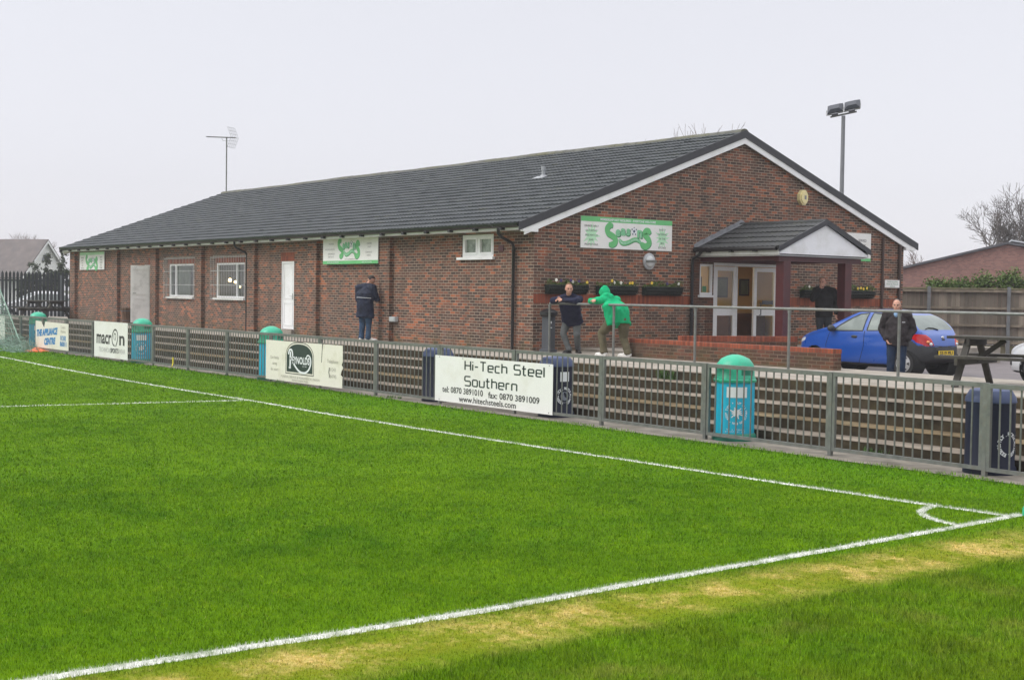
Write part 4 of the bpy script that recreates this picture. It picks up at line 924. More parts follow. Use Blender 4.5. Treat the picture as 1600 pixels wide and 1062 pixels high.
M_faint=plain('faded grey lettering',(.36,.34,.29),.5,.1,3,bump=0)
words(t,M,[('Our family',.095,dict(x=-1.30,y=.06)),('caring',.095,dict(x=-1.30,y=-.07)),('for yours',.095,dict(x=-1.30,y=-.20)),('Telephone',.11,dict(x=1.33,y=.09)),('01243',.11,dict(x=1.33,y=-.08)),('864745',.11,dict(x=1.33,y=-.22)),('FUNERAL SERVICE & MONUMENTAL MASON',.075,dict(x=-.1,y=-.335,width=1.75)),('PREPAID FUNERAL PLANS',.065,dict(x=-.1,y=-.40))],M_faint)
mb=MB(); stroke(mb,[(.89,.44),(.868,.25),(.85,.05)],M,.022,.001); stroke(mb,[(1.19,-.04),(1.17,-.14),(1.21,-.24)],M,.03,.001); mb.build('crack',M_ink,t,world=True)
# macron board
M=BM(-13.81,.585); t=board('advertising_board','square white board with one long black word between two cyan bins','advertising board',M,-1.30,1.32,-.51,.51,M_white,.006)
t['label']='tall white board with one long black word just left of a cyan bin'
mb=MB(); text(mb,'macr',M,.54,-1.12,.05,align='LEFT',width=1.18,bold=.012); text(mb,'n',M,.54,.66,.05,align='LEFT',width=.40,bold=.012)
stroke(mb,bez([(.34,-.16),(.20,-.10),(.14,.03),(.20,.20),(.34,.30),(.50,.27),(.58,.14),(.54,-.02),(.42,-.17)],6),M,.045); stroke(mb,bez([(.30,.02),(.28,.14),(.36,.20),(.44,.14),(.40,.04),(.36,.0)],5),M,.03)
mb.build('lettering',M_ink,t,world=True)
words(t,M,[('TECHNICALSPORTSWEAR',.19,dict(y=-.30,x=.12,width=2.05))],plain('mid grey print',(.42,.42,.42),.5,.05,2,bump=0)); words(t,M,[('SPORTS',.19,dict(y=-.30,x=.33,width=.62,h=.004,bold=.003))],M_ink)
# Appliance board with a bite out of its top edge
M=BM(-18.93,.545); t=thing('advertising_board','cream board with slanted blue words and a notch broken from its top edge','advertising board',M@Vector((0,-.42,0)))
mb=MB(); mb.prism([(-1.58,-.42),(1.58,-.42),(1.58,.40),(-.62,.42),(-.72,.22),(-.80,.26),(-1.0,.42),(-1.58,.43)],M@Matrix.Translation((0,0,-.006)),.006); mb.build('panel',M_cream,t,world=True)
words(t,M,[('THE APPLIANCE',.27,dict(x=-.48,y=.08,width=2.05,bold=.018,shear=.25,skew=.06)),('CENTRE',.27,dict(x=-.20,y=-.20,width=1.1,bold=.018,shear=.25,skew=.06)),('01243',.20,dict(x=1.10,y=-.06,width=.5,bold=.008)),('860011',.20,dict(x=1.12,y=-.24,width=.6,bold=.008))],M_blue)
words(t,M,[('Cookers',.13,dict(x=1.10,y=.28)),('Washers',.13,dict(x=1.10,y=.15))],M_faint)
M=BM(-25.3,.60); t=board('advertising_board','plain pale board at the far left end of the barrier','advertising board',M,-1.4,1.45,-.45,.44,M_white,.006)
words(t,M,[('SPORTS BAR',.22,dict(x=0,y=.1)),('01243',.16,dict(x=0,y=-.16))],M_faint)
# bits caught at the barrier
t=thing('yellow_tape','scrap of yellow tape tied to the barrier bars','tape',(-9.36,FY-.02,.13)); mb=MB(); mb.box(-.02,.02,-.012,.012,0,.17); mb.tube([(0,-.01,.0),(.03,-.03,-.04),(.01,-.03,-.08)],.012,5); mb.build('strip',plain('yellow plastic',(.75,.60,.03),.4,.1,3,bump=0),t)
t=thing('orange_cone','flattened orange training cone lying under the notched board','cone',(-19.9,FY-.18,0)); mb=MB(); mb.lathe([(.34,.0),(.34,.03),(.12,.09),(.06,.13),(.05,.13)],n=20,M=Matrix.Scale(1.4,4,(1,0,0))); mb.build('body',plain('orange plastic',(.80,.17,.05),.45,.1,3,bump=0),t,smooth='auto')
mb=MB(); mb.lathe([(.36,.0),(.36,.014),(.33,.016)],n=20,M=Matrix.Scale(1.4,4,(1,0,0))); mb.build('rim',plain('orange plastic',(.8,.17,.05)),t)

# ------------------------------------------------------------------ bins
def ringtext(mb,s_,r_,cz,rad,ang0,ts,span=2*math.pi,start=math.pi/2):   # letters round a ring, wrapped on a cylinder of radius r_
    n=len(s_)
    for i,ch in enumerate(s_):
        if ch==' ':continue
        a=start-span*i/n; u=rad*math.cos(a); v=rad*math.sin(a)
        th=ang0+u/r_; p=Vector((r_*math.cos(th),r_*math.sin(th),cz+v)); n_=Vector((math.cos(th),math.sin(th),0)); rx=Vector((-math.sin(th),math.cos(th),0))
        M=frameM(p,rx,(0,0,1))@Matrix.Rotation(a-math.pi/2,4,'Z'); text(mb,ch,M,ts,bold=ts*.02,h=.003)
def patch(mb,r_,a0,a1,z0,z1,n=10,off=.002):
    v=[]
    for i in range(n+1):
        a=a0+(a1-a0)*i/n; v+=[((r_+off)*math.cos(a),(r_+off)*math.sin(a),z) for z in(z0,z1)]
    mb.add(v,[(2*i,2*i+2,2*i+3,2*i+1) for i in range(n)])
def green_bin(x,label,rz,y=-4.09):
    t=thing('litter_bin',label,'litter bin',(x,y,.012),rz,'cyan litter bins with green domed lids'); r_=.283
    mb=MB(); mb.lathe([(r_,.10),(r_+.004,.12),(r_+.002,.45),(r_,.86)],n=44); mb.build('body',M_cyan,t,smooth='auto')
    mb=MB(); mb.lathe([(r_+.03,0),(r_+.035,.02),(r_+.03,.075),(r_+.01,.105),(r_-.02,.11)],n=40); mb.build('base',M_greend,t,smooth='auto')
    mb=MB(); mb.lathe([(r_-.01,.83),(r_+.022,.835),(r_+.026,.865),(r_+.01,.88),(r_+.008,.90),(r_-.005,.92),(r_-.008,1.04),(r_-.03,1.10),(r_-.085,1.165),(r_-.17,1.205),(.05,1.222),(0,1.223)],n=44); 
    lid=mb.build('lid',M_green,t,smooth='auto')
    for a in(R(-90),R(90)):
        mb=MB(); patch(mb,r_-.006,a+R(18),a+R(66),.935,1.035,off=.001); mb.build('opening',M_greend,lid)
    for k in range(4):
        mb=MB(); a=R(-90+90*k+45); Mr=Matrix.Rotation(a,4,'Z'); mb.bbox(r_+.0,r_+.018,-.02,.02,.82,.90,.006,M=Mr); mb.build('clip',M_green,lid)
    for a0 in(R(-90),R(20)):
        mb=MB(); patch(mb,r_+.002,a0-R(24),a0+R(36),.62,.77); mb.build('label_panel',M_paint,t)
        mb=MB(); ringtext(mb,'PUT ALL WASTE IN BIN * KEEP TIDY * ',r_+.002,.40,.145,a0+R(5),.045)
        for k in range(16):
            a=R(k*22.5); q=.045*(1+.5*math.sin(k*2.3)); u=.035*math.cos(a);v=.035*math.sin(a)+.008
            th=a0+R(5)+u/r_; M=frameM(Vector(((r_+.004)*math.cos(th),(r_+.004)*math.sin(th),.40+v)),(-math.sin(th),math.cos(th),0),(0,0,1))@Matrix.Rotation(a+.6,4,'Z'); stroke(mb,[(-q,-.01),(0,.012),(q,0)],M,.014)
        text_on=[('for a cleaner',.17),('ground for all',.14)]
        for s_,z in text_on:
            for i,ch in enumerate(s_):
                if ch==' ':continue
                th=a0+R(5)+(i-len(s_)/2)*.021/r_; M=frameM(Vector(((r_+.003)*math.cos(th),(r_+.003)*math.sin(th),z)),(-math.sin(th),math.cos(th),0),(0,0,1)); text(mb,ch,M,.034,h=.002)
        mb.build('logo',M_paint,t)
    return t
def navy_bin(x,label,rz,y=-4.08):
    t=thing('litter_bin',label,'litter bin',(x,y,.012),rz,'navy litter bins behind the barrier'); r_=.285
    mb=MB(); mb.lathe([(r_+.02,0),(r_+.02,.07),(r_,.10),(r_,.86)],n=44); mb.build('body',M_navy,t,smooth='auto')
    mb=MB(); mb.lathe([(r_+.004,.84),(r_+.012,.85),(r_+.004,.90),(r_-.045,.985),(r_-.06,.99),(r_-.07,.97),(r_-.08,.99),(r_-.10,1.0),(.06,1.01),(0,1.01)],n=44); mb.build('lid',M_navyl,t,smooth='auto')
    for k,a0 in enumerate((R(-90),R(-24),R(42))):
        if k<2 and x<10:
            mb=MB(); patch(mb,r_,a0-R(17),a0+R(17),.60,.76); mb.build('label_panel',M_paint,t)
        mb=MB(); ringtext(mb,'RECYCLE ALL WASTE . FOOTBALL TIDY . ',r_+.001,.36,.125,a0,.062)
        if x<10:
            for k2 in range(20):
                a=R(k2*18); th=a0+.07*math.cos(a)/r_; 
            mb2=MB(); P_=[]
            n=20; v=[]
            for k2 in range(n): a=2*math.pi*k2/n; th=a0+.075*math.cos(a)/r_; v.append(((r_+.003)*math.cos(th),(r_+.003)*math.sin(th),.36+.075*math.sin(a)))
            mb2.add(v,[tuple(range(n))]); mb2.build('badge',plain('grey badge',(.17,.19,.23),.5,.3,30,bump=0),t)
        mb.build('logo',M_paint,t)
    return t
VA=lambda x:math.atan2(CAM.y+4.1,CAM.x-x)+math.pi/2   # turns a bin so its front faces the goal-line corner
green_bin(10.06,'nearest cyan bin with a green dome and white printed ring',VA(10.06)+R(6)-R(5))
green_bin(-4.55,'cyan bin with a green dome half behind the cracked cream board',VA(-4.55)+R(10))
green_bin(-12.37,'cyan bin with a green dome beside the tall white board',VA(-12.37)-R(10))
green_bin(-21.45,'farthest cyan bin, mostly behind the notched cream board',VA(-21.45))
navy_bin(2.36,'navy bin showing left of the white squared lettering board',VA(2.36)+R(20))
navy_bin(5.95,'navy bin showing right of the white squared lettering board',VA(5.95)+R(30))
navy_bin(14.22,'navy bin at the right edge behind a barrier post',VA(14.22)+R(46)-R(0))

# ------------------------------------------------------------------ walkway handrail
t=thing('handrail','grey tubular handrail along the top of the terrace, people lean on it','handrail',(5,-.1,Z1))
xs=[.72,2.83,5.18,7.52,9.86,12.2,14.6]
mb=MB(); mb.tube([(xs[0],-.1,1.865),(18,-.1,1.865)],.026,10); mb.build('rail',M_galv,t,smooth='auto',world=True)
for x in xs: 
    mb=MB(); mb.tube([(x,-.1,Z1-.05),(x,-.1,1.845)],.026,10); mb.lathe([(.06,0),(.06,.012),(.03,.014)],c=(x,-.1,Z1),n=12); mb.tube([(x,-.1,1.79),(x,-.1,1.845)],.034,10); mb.build('post',M_galv,t,smooth='auto',world=True)

# ================================================================== PEOPLE
def fuse(mb,vox,smooth=2,disp=0,dscale=8,seed=0):
    """melt overlapping solids into one continuous surface"""
    me=bpy.data.meshes.new('m'); me.from_pydata(mb.v,[],mb.f); o=bpy.data.objects.new('m',me); WS.collection.objects.link(o)
    m=o.modifiers.new('r','REMESH'); m.mode='VOXEL'; m.voxel_size=vox
    if smooth: s_=o.modifiers.new('s','SMOOTH'); s_.factor=.5; s_.iterations=smooth
    me2=evalmesh(o); bpy.data.objects.remove(o); bpy.data.meshes.remove(me)
    if disp:
        off=Vector((seed*3.1,seed*1.7,seed))
        n=len(me2.vertices); co=np.zeros(3*n,np.float32); no=np.zeros(3*n,np.float32); me2.vertices.foreach_get('co',co); me2.vertices.foreach_get('normal',no)
        d=np.array([mnoise.noise(Vector((x*dscale,y*dscale,z*dscale*.6))+off)+.5*mnoise.noise(Vector((x,y,z))*dscale*2.3+off) for x,y,z in co.reshape(-1,3).tolist()],np.float32)
        me2.vertices.foreach_set('co',(co.reshape(-1,3)+no.reshape(-1,3)*(d*disp)[:,None]).ravel()); me2.update()
    me2.polygons.foreach_set('use_smooth',[True]*len(me2.polygons)); return me2
def mobj(name,me,mat,par):
    me.materials.clear(); me.materials.append(mat); me.name=name
    o=bpy.data.objects.new(name,me); sc.collection.objects.link(o); o.parent=par; o.matrix_parent_inverse=wmat(par).inverted(); return o
def skinmat(): return plain('skin',(.50,.27,.19),.5,.12,14,bump=.05,spec=.35,dirt=(.55,.24,.18),dscale=9)
M_skin=skinmat()
M_eye=plain('eye dark',(.02,.015,.012),.3,.1,3,bump=0); M_lip=plain('lip',(.36,.13,.11),.5,.1,5,bump=0)
def lerp(a,b,t): return Vector(a).lerp(Vector(b),t)
def hand(mb,wr,d,pal,curl=.6,s_=1.0,thumb=1):
    """palm plus five unequal bent fingers; d = finger direction, pal = palm normal"""
    d=Vector(d).normalized(); pal=Vector(pal); pal=(pal-d*pal.dot(d)).normalized(); sd_=d.cross(pal)*thumb
    wr=Vector(wr)
    for k in(-1,0,1): mb.cap2(wr+sd_*.012*k,wr+d*.085*s_+sd_*.026*k,.017*s_,.014*s_,8)
    for k,(o,l) in enumerate(((-.033,.062),(-.011,.078),(.011,.083),(.033,.072))):
        p=wr+d*.088*s_+sd_*o*s_; dd=d
        for j in range(3):
            ax=sd_*thumb; rot=Matrix.Rotation(-curl*(.75 if j==0 else 1.0)*thumb,3,d.cross(pal)); dd=rot@dd
            q=p+dd*l*s_*(.46,.31,.25)[j]; mb.cap2(p,q,(.0095-.0007*j)*s_,(.0088-.0007*j)*s_,7); p=q
    p=wr+d*.028*s_+sd_*.028*s_; t1=p+(d*.5+sd_*.75+pal*.35).normalized()*.045*s_; t2=t1+(d*.9+sd_*.15+pal*.4).normalized()*.035*s_
    mb.cap2(p,t1,.014*s_,.011*s_,7); mb.cap2(t1,t2,.011*s_,.009*s_,7)
def person(J,label,cl,hairc,group=None,cat='person'):
    """J: joints in world space. fwd/up of head give the face."""
    t=thing('person',label,cat,J['root'],0,group)
    V_=lambda k:Vector(J[k]); S=cl.get('size',1.0); B=cl.get('bulk',1.0)
    hd=V_('head'); f_=Vector(J['face']).normalized(); u_=Vector(J.get('hup',(0,0,1))); u_=(u_-f_*u_.dot(f_)).normalized(); s_=f_.cross(u_)
    HM=Matrix(((s_.x,f_.x,u_.x,hd.x),(s_.y,f_.y,u_.y,hd.y),(s_.z,f_.z,u_.z,hd.z),(0,0,0,1)))   # local: x side, y front, z up
    mb=MB()
    # --- head with a face
    mb.ell((0,-.012,.022),(.074,.094,.096),22,M=HM); mb.ell((0,.022,-.050),(.058,.070,.062),18,M=HM); mb.ell((0,.062,-.088),(.030,.026,.024),12,M=HM)
    for x in(-1,1):
        mb.ell((x*.042,.050,-.030),(.024,.028,.026),10,M=HM); mb.ell((x*.075,-.012,-.012),(.012,.022,.034),10,M=HM); mb.ell((x*.030,.074,.022),(.026,.014,.009),10,M=HM)
    mb.tube([HM@Vector((0,.080,.012)),HM@Vector((0,.104,-.028))],[.009,.015],8); mb.ell((0,.098,-.032),(.017,.015,.011),10,M=HM)
    mb.ell((0,.080,-.062),(.024,.012,.0065),10,M=HM); mb.ell((0,.079,-.071),(.021,.012,.0065),10,M=HM)
    nk=V_('neck'); mb.cap2(nk,hd+u_*-.055-f_*.012,.060*S,.054*S,12)
    # --- body under the clothes
    pel=V_('pelvis'); ch=V_('chest')
    up_t=(nk-pel).normalized(); acr=(V_('shL')-V_('shR')).normalized()
    for k,(c,a,b) in enumerate(((pel,.15,.10),(lerp(pel,ch,.5),.135,.10),(ch,.155,.105),(lerp(ch,nk,.5),.095,.060))): 
        fr=acr.cross(up_t); Me=Matrix(((acr.x,fr.x,up_t.x,c.x),(acr.y,fr.y,up_t.y,c.y),(acr.z,fr.z,up_t.z,c.z),(0,0,0,1))); mb.ell((0,0,0),(a,b,.12),14,M=Me)
    for q in'LR':
        mb.cap2(lerp(nk,V_('sh'+q),.35)-up_t*.03,V_('sh'+q),.04,.048,10); mb.cap2(V_('sh'+q),V_('el'+q),.050,.040,10); mb.cap2(V_('el'+q),V_('wr'+q),.040,.027,10)
        hp=V_('hip'+q); mb.cap2(hp,V_('kn'+q),.085,.055,10); mb.cap2(V_('kn'+q),V_('an'+q),.055,.037,10); mb.cap2(V_('an'+q)-Vector((0,0,.035)),lerp(V_('an'+q),V_('to'+q),.8)-Vector((0,0,.012)),.030,.022,10)
        if J.get('hand'+q): d,pal,cu=J['hand'+q]; hand(mb,V_('wr'+q),d,pal,cu,1.0,1 if q=='L' else -1)
    mobj('body',fuse(mb,.0065,1),M_skin,t)
    for x in(-1,1):
        mb=MB(); mb.ell((x*.031,.083,.004),(.0125,.008,.0075),10,M=HM); mb.build('eye',M_eye,t,True,world=True)
        mb=MB(); mb.tube([HM@Vector((x*.014,.092,.021)),HM@Vector((x*.034,.089,.026)),HM@Vector((x*.052,.076,.020))],.0042,6); mb.build('eyebrow',hairc[1],t,True,world=True)
    mb=MB(); mb.ell((0,.088,-.0665),(.022,.006,.005),10,M=HM); mb.build('mouth',M_lip,t,True,world=True)
    # --- hair: close shell over crown, sides and back
    if hairc[0]:
        mb=MB(); bm=bmesh.new(); bmesh.ops.create_uvsphere(bm,u_segments=32,v_segments=24,radius=1)
        hl=hairc[2]
        kill=[v for v in bm.verts if not (v.co.z>hl+ .55*max(0,v.co.y) or (v.co.y<.12 and v.co.z>-.38-.2*v.co.y))]
        bmesh.ops.delete(bm,geom=kill,context='VERTS')
        for v in bm.verts:
            c=v.co; n_=mnoise.noise(c*9)*.03; k=1.055+hairc[3]+n_; c=Vector((c.x*.076*k,-.012+c.y*.096*k,.024+c.z*.097*k)); v.co=c
        mb.bm(bm,0,HM); o=mb.build('hair',hairc[1],t,True,world=True)
        m=o.modifiers.new('s','SOLIDIFY'); m.thickness=.006; m.offset=-1
    # --- trousers
    mb=MB(); K=cl.get('leg',1.0)
    mb.ell(pel-Vector((0,0,.02)),(.165*(.5+.5*B),.128,.13),18)
    for q in'LR':
        hp=V_('hip'+q);kn=V_('kn'+q);an=V_('an'+q)
        mb.cap2(lerp(pel,hp,.7),hp,.12*K,.112*K,12); mb.cap2(hp,kn,.108*K*(.5+.5*B),.080*K,14); mb.cap2(kn,an+Vector((0,0,.0)),.079*K,.066*K,14); mb.tube([an+Vector((0,0,.05)),an-Vector((0,0,.030))],[.067*K,.080*K],14)
    mobj('trousers',fuse(mb,.011,2,.010,7,cl.get('seed',1)),cl['trousers'],t)
    # --- shoes
    for q in'LR':
        mb=MB(); an=V_('an'+q); to=V_('to'+q); d=(to-an); d.z=0; d.normalize(); g=J['ground'+q] if 'ground'+q in J else J['root'][2]
        z=g+.045; he=Vector((an.x,an.y,z))-d*.04; tp=he+d*.235; sdv=Vector((-d.y,d.x,0))
        Mq=lambda c:Matrix(((d.x,sdv.x,0,c.x),(d.y,sdv.y,0,c.y),(0,0,1,c.z),(0,0,0,1)))
        mb.ell((0,0,0),(.055,.042,.05),12,M=Mq(he)); mb.ell((0,0,-.008),(.075,.048,.036),12,M=Mq(tp-d*.03)); mb.ell((0,0,0),(.10,.040,.048),12,M=Mq(lerp(he,tp,.42))); mb.cap2(he+d*.02,an+Vector((0,0,.01)),.05,.055,10)
        for k in range(6): mb.box(-.03,.03,-.043,.043,-.045,-.022,M=Mq(lerp(he,tp,k/5)))
        mobj('shoe',fuse(mb,.008,2),cl['shoe'],t)
    # --- jacket: torso shell and sleeves in one surface
    mb=MB(); hem=Vector(J['hem']); sl=cl.get('sleeve',1.0); bel=cl.get('belly',0)
    fr=acr.cross(up_t).normalized()
    if fr.dot(f_)<0 and not J.get('flipfront'): fr=-fr
    lv=[(hem,cl.get('hw',.20),cl.get('hb',.150)),(lerp(hem,ch,.33),.195*B,.150*B+bel*.6),(lerp(hem,ch,.66),.195*B,.150*B+bel),(ch,.205*B,.142*B+bel*.4),(lerp(ch,nk,.45),.195,.120),(lerp(ch,nk,.80),.13,.095),(lerp(ch,nk,1.0),.082,.078)]
    rings=[]
    ax_prev=None
    for i,(c,a,b) in enumerate(lv):
        for k in range(20):
            th=2*math.pi*k/20; rings.append(c+acr*(a*math.cos(th))+fr*(b*math.sin(th)*(1.0 if math.sin(th)>0 else .9)))
    F=[(i*20+k,i*20+(k+1)%20,(i+1)*20+(k+1)%20,(i+1)*20+k) for i in range(len(lv)-1) for k in range(20)]+[tuple(range(20))[::-1],tuple(range(len(rings)-20,len(rings)))]
    mb.add(rings,F)
    for q in'LR':
        sh=V_('sh'+q);el=V_('el'+q);wr=V_('wr'+q); mb.cap2(lerp(nk,sh,.12)-up_t*.025,sh,.086,.086*sl,12); mb.cap2(sh,el,.082*sl,.066*sl,12); mb.cap2(el,lerp(el,wr,.94),.066*sl,.050*sl,12)
    if cl.get('collar'): mb.tube([nk-up_t*.02,nk+up_t*.045],[.085,.072],16)
    if cl.get('hood'):
        mb.ell((0,-.02,.012),(.107,.125,.130),22,M=HM); mb.ell((0,-.06,-.10),(.105,.105,.10),18,M=HM); mb.cap2(nk,hd-u_*.09-f_*.03,.105,.10,14); mb.ell((0,.07,.045),(.088,.05,.07),16,M=HM); mb.ell((0,-.05,.10),(.06,.08,.05),12,M=HM)
    mobj(cl.get('top','jacket'),fuse(mb,.011,2,cl.get('fold',.012)*1.5,6.5,cl.get('seed',1)+5),cl['jacket'],t)
    return t,HM,dict(acr=acr,fr=fr,up=up_t)
M_cnavy=plain('navy cloth',(.011,.013,.034),.8,.3,9,bump=.3,spec=.2); M_cnavy2=plain('dull navy waxed cloth',(.013,.018,.038),.7,.35,9,bump=.3,spec=.25)
M_cgreen=plain('bright green fleece',(.008,.36,.15),.9,.12,9,bump=.5,spec=.15); M_kh=plain('khaki cotton',(.12,.105,.065),.9,.2,8,bump=.3,spec=.15)
M_cgrey=plain('grey cotton',(.10,.105,.105),.9,.2,8,bump=.3,spec=.15); M_cblk=plain('black cloth',(.012,.011,.011),.8,.3,9,bump=.3,spec=.2)
M_cbrn=plain('dark brown grey cloth',(.026,.021,.022),.75,.3,9,bump=.3,spec=.2); M_jean=plain('blue denim',(.035,.065,.115),.9,.25,8,bump=.3,spec=.15,dirt=(.06,.10,.15),dscale=4); M_jeand=plain('dark denim',(.018,.032,.062),.9,.25,8,bump=.3,spec=.15)
M_cdk=plain('charcoal cloth',(.030,.032,.036),.9,.2,8,bump=.3,spec=.15)
M_shb=plain('black shoe leather',(.012,.011,.010),.35,.2,8,bump=.1); M_shw=plain('white trainer',(.68,.66,.62),.5,.08,8,bump=.1); M_shbr=plain('dark brown shoe',(.03,.02,.014),.5,.2,8,bump=.1)
M_hgrey=plain('short grey hair',(.30,.26,.23),.8,.2,40,bump=.3); M_hbrn=plain('dark brown hair',(.020,.013,.010),.7,.3,40,bump=.3); M_hsand=plain('sandy hair',(.17,.10,.055),.8,.25,40,bump=.3)
zw=Z1
# man leaning on the rail in navy jacket
px=1.0
J=dict(root=(px,.3,zw),face=(.93,-.50,-.10),head=(1.27,-.02,2.185),neck=(1.19,.05,2.035),chest=(1.10,.15,1.87),pelvis=(.93,.38,1.60),hem=(.96,.345,1.47),
 shL=(1.40,.16,1.955),shR=(.95,-.03,1.955),elL=(1.63,-.09,1.925),elR=(.90,-.17,1.92),wrL=(1.31,-.20,1.945),wrR=(1.10,-.22,1.945),
 handL=((-.9,-.15,.10),(0,.3,-1),.55),handR=((.85,-.1,.15),(0,.3,-1),.55),
 hipL=(1.03,.42,1.60),hipR=(.84,.34,1.60),knL=(1.12,.34,1.20),knR=(.88,.16,1.22),anL=(1.02,.46,.90),anR=(1.00,.22,.88),toL=(1.17,.38,.84),toR=(1.06,.08,.84))
t,HM,D=person(J,'man in a navy jacket and grey trousers leaning on the handrail with clasped hands',dict(jacket=M_cnavy,trousers=M_cgrey,shoe=M_shb,collar=1,hw=.275,bulk=1.22,seed=2,leg=.94,sleeve=1.08),(1,M_hsand,.42,0))
# green hooded figure
J=dict(root=(2.5,.2,zw),face=(-.86,.30,-.35),hup=(-.12,.0,1),head=(2.36,.04,2.10),neck=(2.50,.07,2.00),chest=(2.62,.12,1.83),pelvis=(2.67,.20,1.60),hem=(2.66,.20,1.435),
 shL=(2.44,-.10,1.96),shR=(2.53,.23,1.96),elL=(2.12,-.12,1.93),elR=(2.19,.12,1.93),wrL=(2.34,.05,1.955),wrR=(2.30,-.17,1.96),
 handL=((-.3,.9,0),(0,0,-1),.6),handR=((.5,-.6,.0),(0,0,-1),.6),
 hipL=(2.62,.11,1.58),hipR=(2.70,.30,1.58),knL=(2.22,.10,1.27),knR=(2.64,.34,1.18),anL=(2.28,.12,.89),anR=(2.76,.36,.88),toL=(2.10,.10,.84),toR=(2.66,.33,.84))
t,HM,D=person(J,'person in a bright green hooded top leaning folded arms on the handrail',dict(jacket=M_cgreen,trousers=M_kh,shoe=M_shw,hood=1,top='hoodie',bulk=1.36,belly=.06,hw=.265,hb=.215,seed=4,leg=1.12,sleeve=1.05,fold=.014),(0,M_hbrn))
mb=MB(); c=Vector((2.36,-.17,1.80)); mb.tube([(2.44,-.10,1.90),(2.46,-.115,1.80),(2.47,-.10,1.72)],.006,5); mb.build('drawstring',M_shw,t,world=True)
# man at the wall
bx,by,bz=-6.47,-.47,zw; F=Vector((-.40,.917,0)).normalized(); S_=Vector((-F.y,F.x,0))
def bp(s_,f_,z): q=Vector((bx,by,bz))+S_*s_+F*f_; q.z=bz+z; return tuple(q)
J=dict(root=(bx,by,bz),face=(.55,.62,-.55),hup=(.35,.30,1),head=bp(-.10,.12,1.56),neck=bp(-.03,.05,1.44),chest=bp(0,0,1.22),pelvis=bp(0,-.01,.87),hem=bp(0,0,.60),
 shL=bp(.21,.02,1.37),shR=bp(-.21,.03,1.36),elL=bp(.28,.06,1.08),elR=bp(-.28,.12,1.08),wrL=bp(.16,.26,1.06),wrR=bp(-.16,.30,1.10),
 handL=((.5,.5,.2),(0,0,1),.5),handR=((-.3,.7,.3),(0,0,1),.5),
 hipL=bp(.09,0,.84),hipR=bp(-.09,0,.84),knL=bp(.09,.02,.45),knR=bp(-.10,.03,.45),anL=bp(.09,-.02,.10),anR=bp(-.11,.0,.09),toL=bp(.10,.13,.04),toR=bp(-.24,.07,.04))
t,HM,D=person(J,'man in a long navy coat and jeans, head bowed, close to the wall',dict(jacket=M_cnavy2,trousers=M_jean,shoe=M_shw,top='coat',collar=1,hw=.265,bulk=1.22,seed=6,sleeve=1.2,fold=.014),(1,M_hbrn,.30,.02))
mb=MB(); a0=Vector(bp(0,0,1.10)); P_=[]; acr,fr=D['acr'],D['fr']
for k in range(14):
    th=math.pi*1.12+math.pi*.62*k/13; P_.append(a0+acr*(.250*math.cos(th))+fr*(.186*math.sin(th)))
mb.tube(P_,.0055,5); mb.build('reflective_piping',M_paint,t,world=True)
c=bp(-.17,.40,1.13); mb=MB(); mb.box(c[0]-.02,c[0]+.05,c[1]-.03,c[1]+.03,c[2]-.03,c[2]+.06); mb.build('paper',M_paint,t,world=True)
# man beside the car
bx,by=6.72,3.98; F=Vector((.606,-.795,0)); S_=Vector((.795,.606,0))    # front and his left
def bp(s_,f_,z): q=Vector((bx,by,.44))+S_*s_+F*f_; q.z=.44+z; return tuple(q)
J=dict(root=(bx,by,.44),face=(.50,-.86,.02),head=bp(-.02,.05,1.50),neck=bp(0,.0,1.37),chest=bp(0,0,1.15),pelvis=bp(0,0,.82),hem=bp(0,.01,.70),
 shL=bp(.20,-.01,1.30),shR=bp(-.20,-.01,1.30),elL=bp(.31,-.07,1.03),elR=bp(-.31,-.07,1.03),wrL=bp(.20,.085,.83),wrR=bp(-.20,.085,.83),
 handL=((-.5,.1,-.7),(-.6,.0,0),.5),handR=((.5,.1,-.7),(.6,0,0),.5),
 hipL=bp(.09,0,.80),hipR=bp(-.09,0,.80),knL=bp(.10,.03,.43),knR=bp(-.11,.04,.43),anL=bp(.11,-.01,.08),anR=bp(-.12,.0,.08),toL=bp(.13,.14,.04),toR=bp(-.15,.14,.04))
t,HM,D=person(J,'bald man in a dark brown jacket standing in front of the blue car',dict(jacket=M_cbrn,trousers=M_jeand,shoe=M_shbr,collar=1,hw=.225,bulk=1.14,seed=8,sleeve=1.15,leg=1.0,fold=.016),(1,M_hgrey,.62,-.02))
mb=MB(); mb.tube([HM@Vector((0,.01,-.135)),HM@Vector((0,.035,-.175)),HM@Vector((0,.075,-.225))],[.052,.052,.022],10); mb.build('shirt',plain('pale blue shirt',(.22,.36,.55),.8,.1,8,bump=.1),t,True,world=True)
mb=MB(); c=Vector(bp(.12,.165,1.17)); mb.box(-.03,.03,-.012,.012,-.004,.004,M=frameM(c,S_,(0,0,1))@Matrix.Rotation(R(90),4,'X')); mb.build('chest_badge',M_paint,t,world=True)
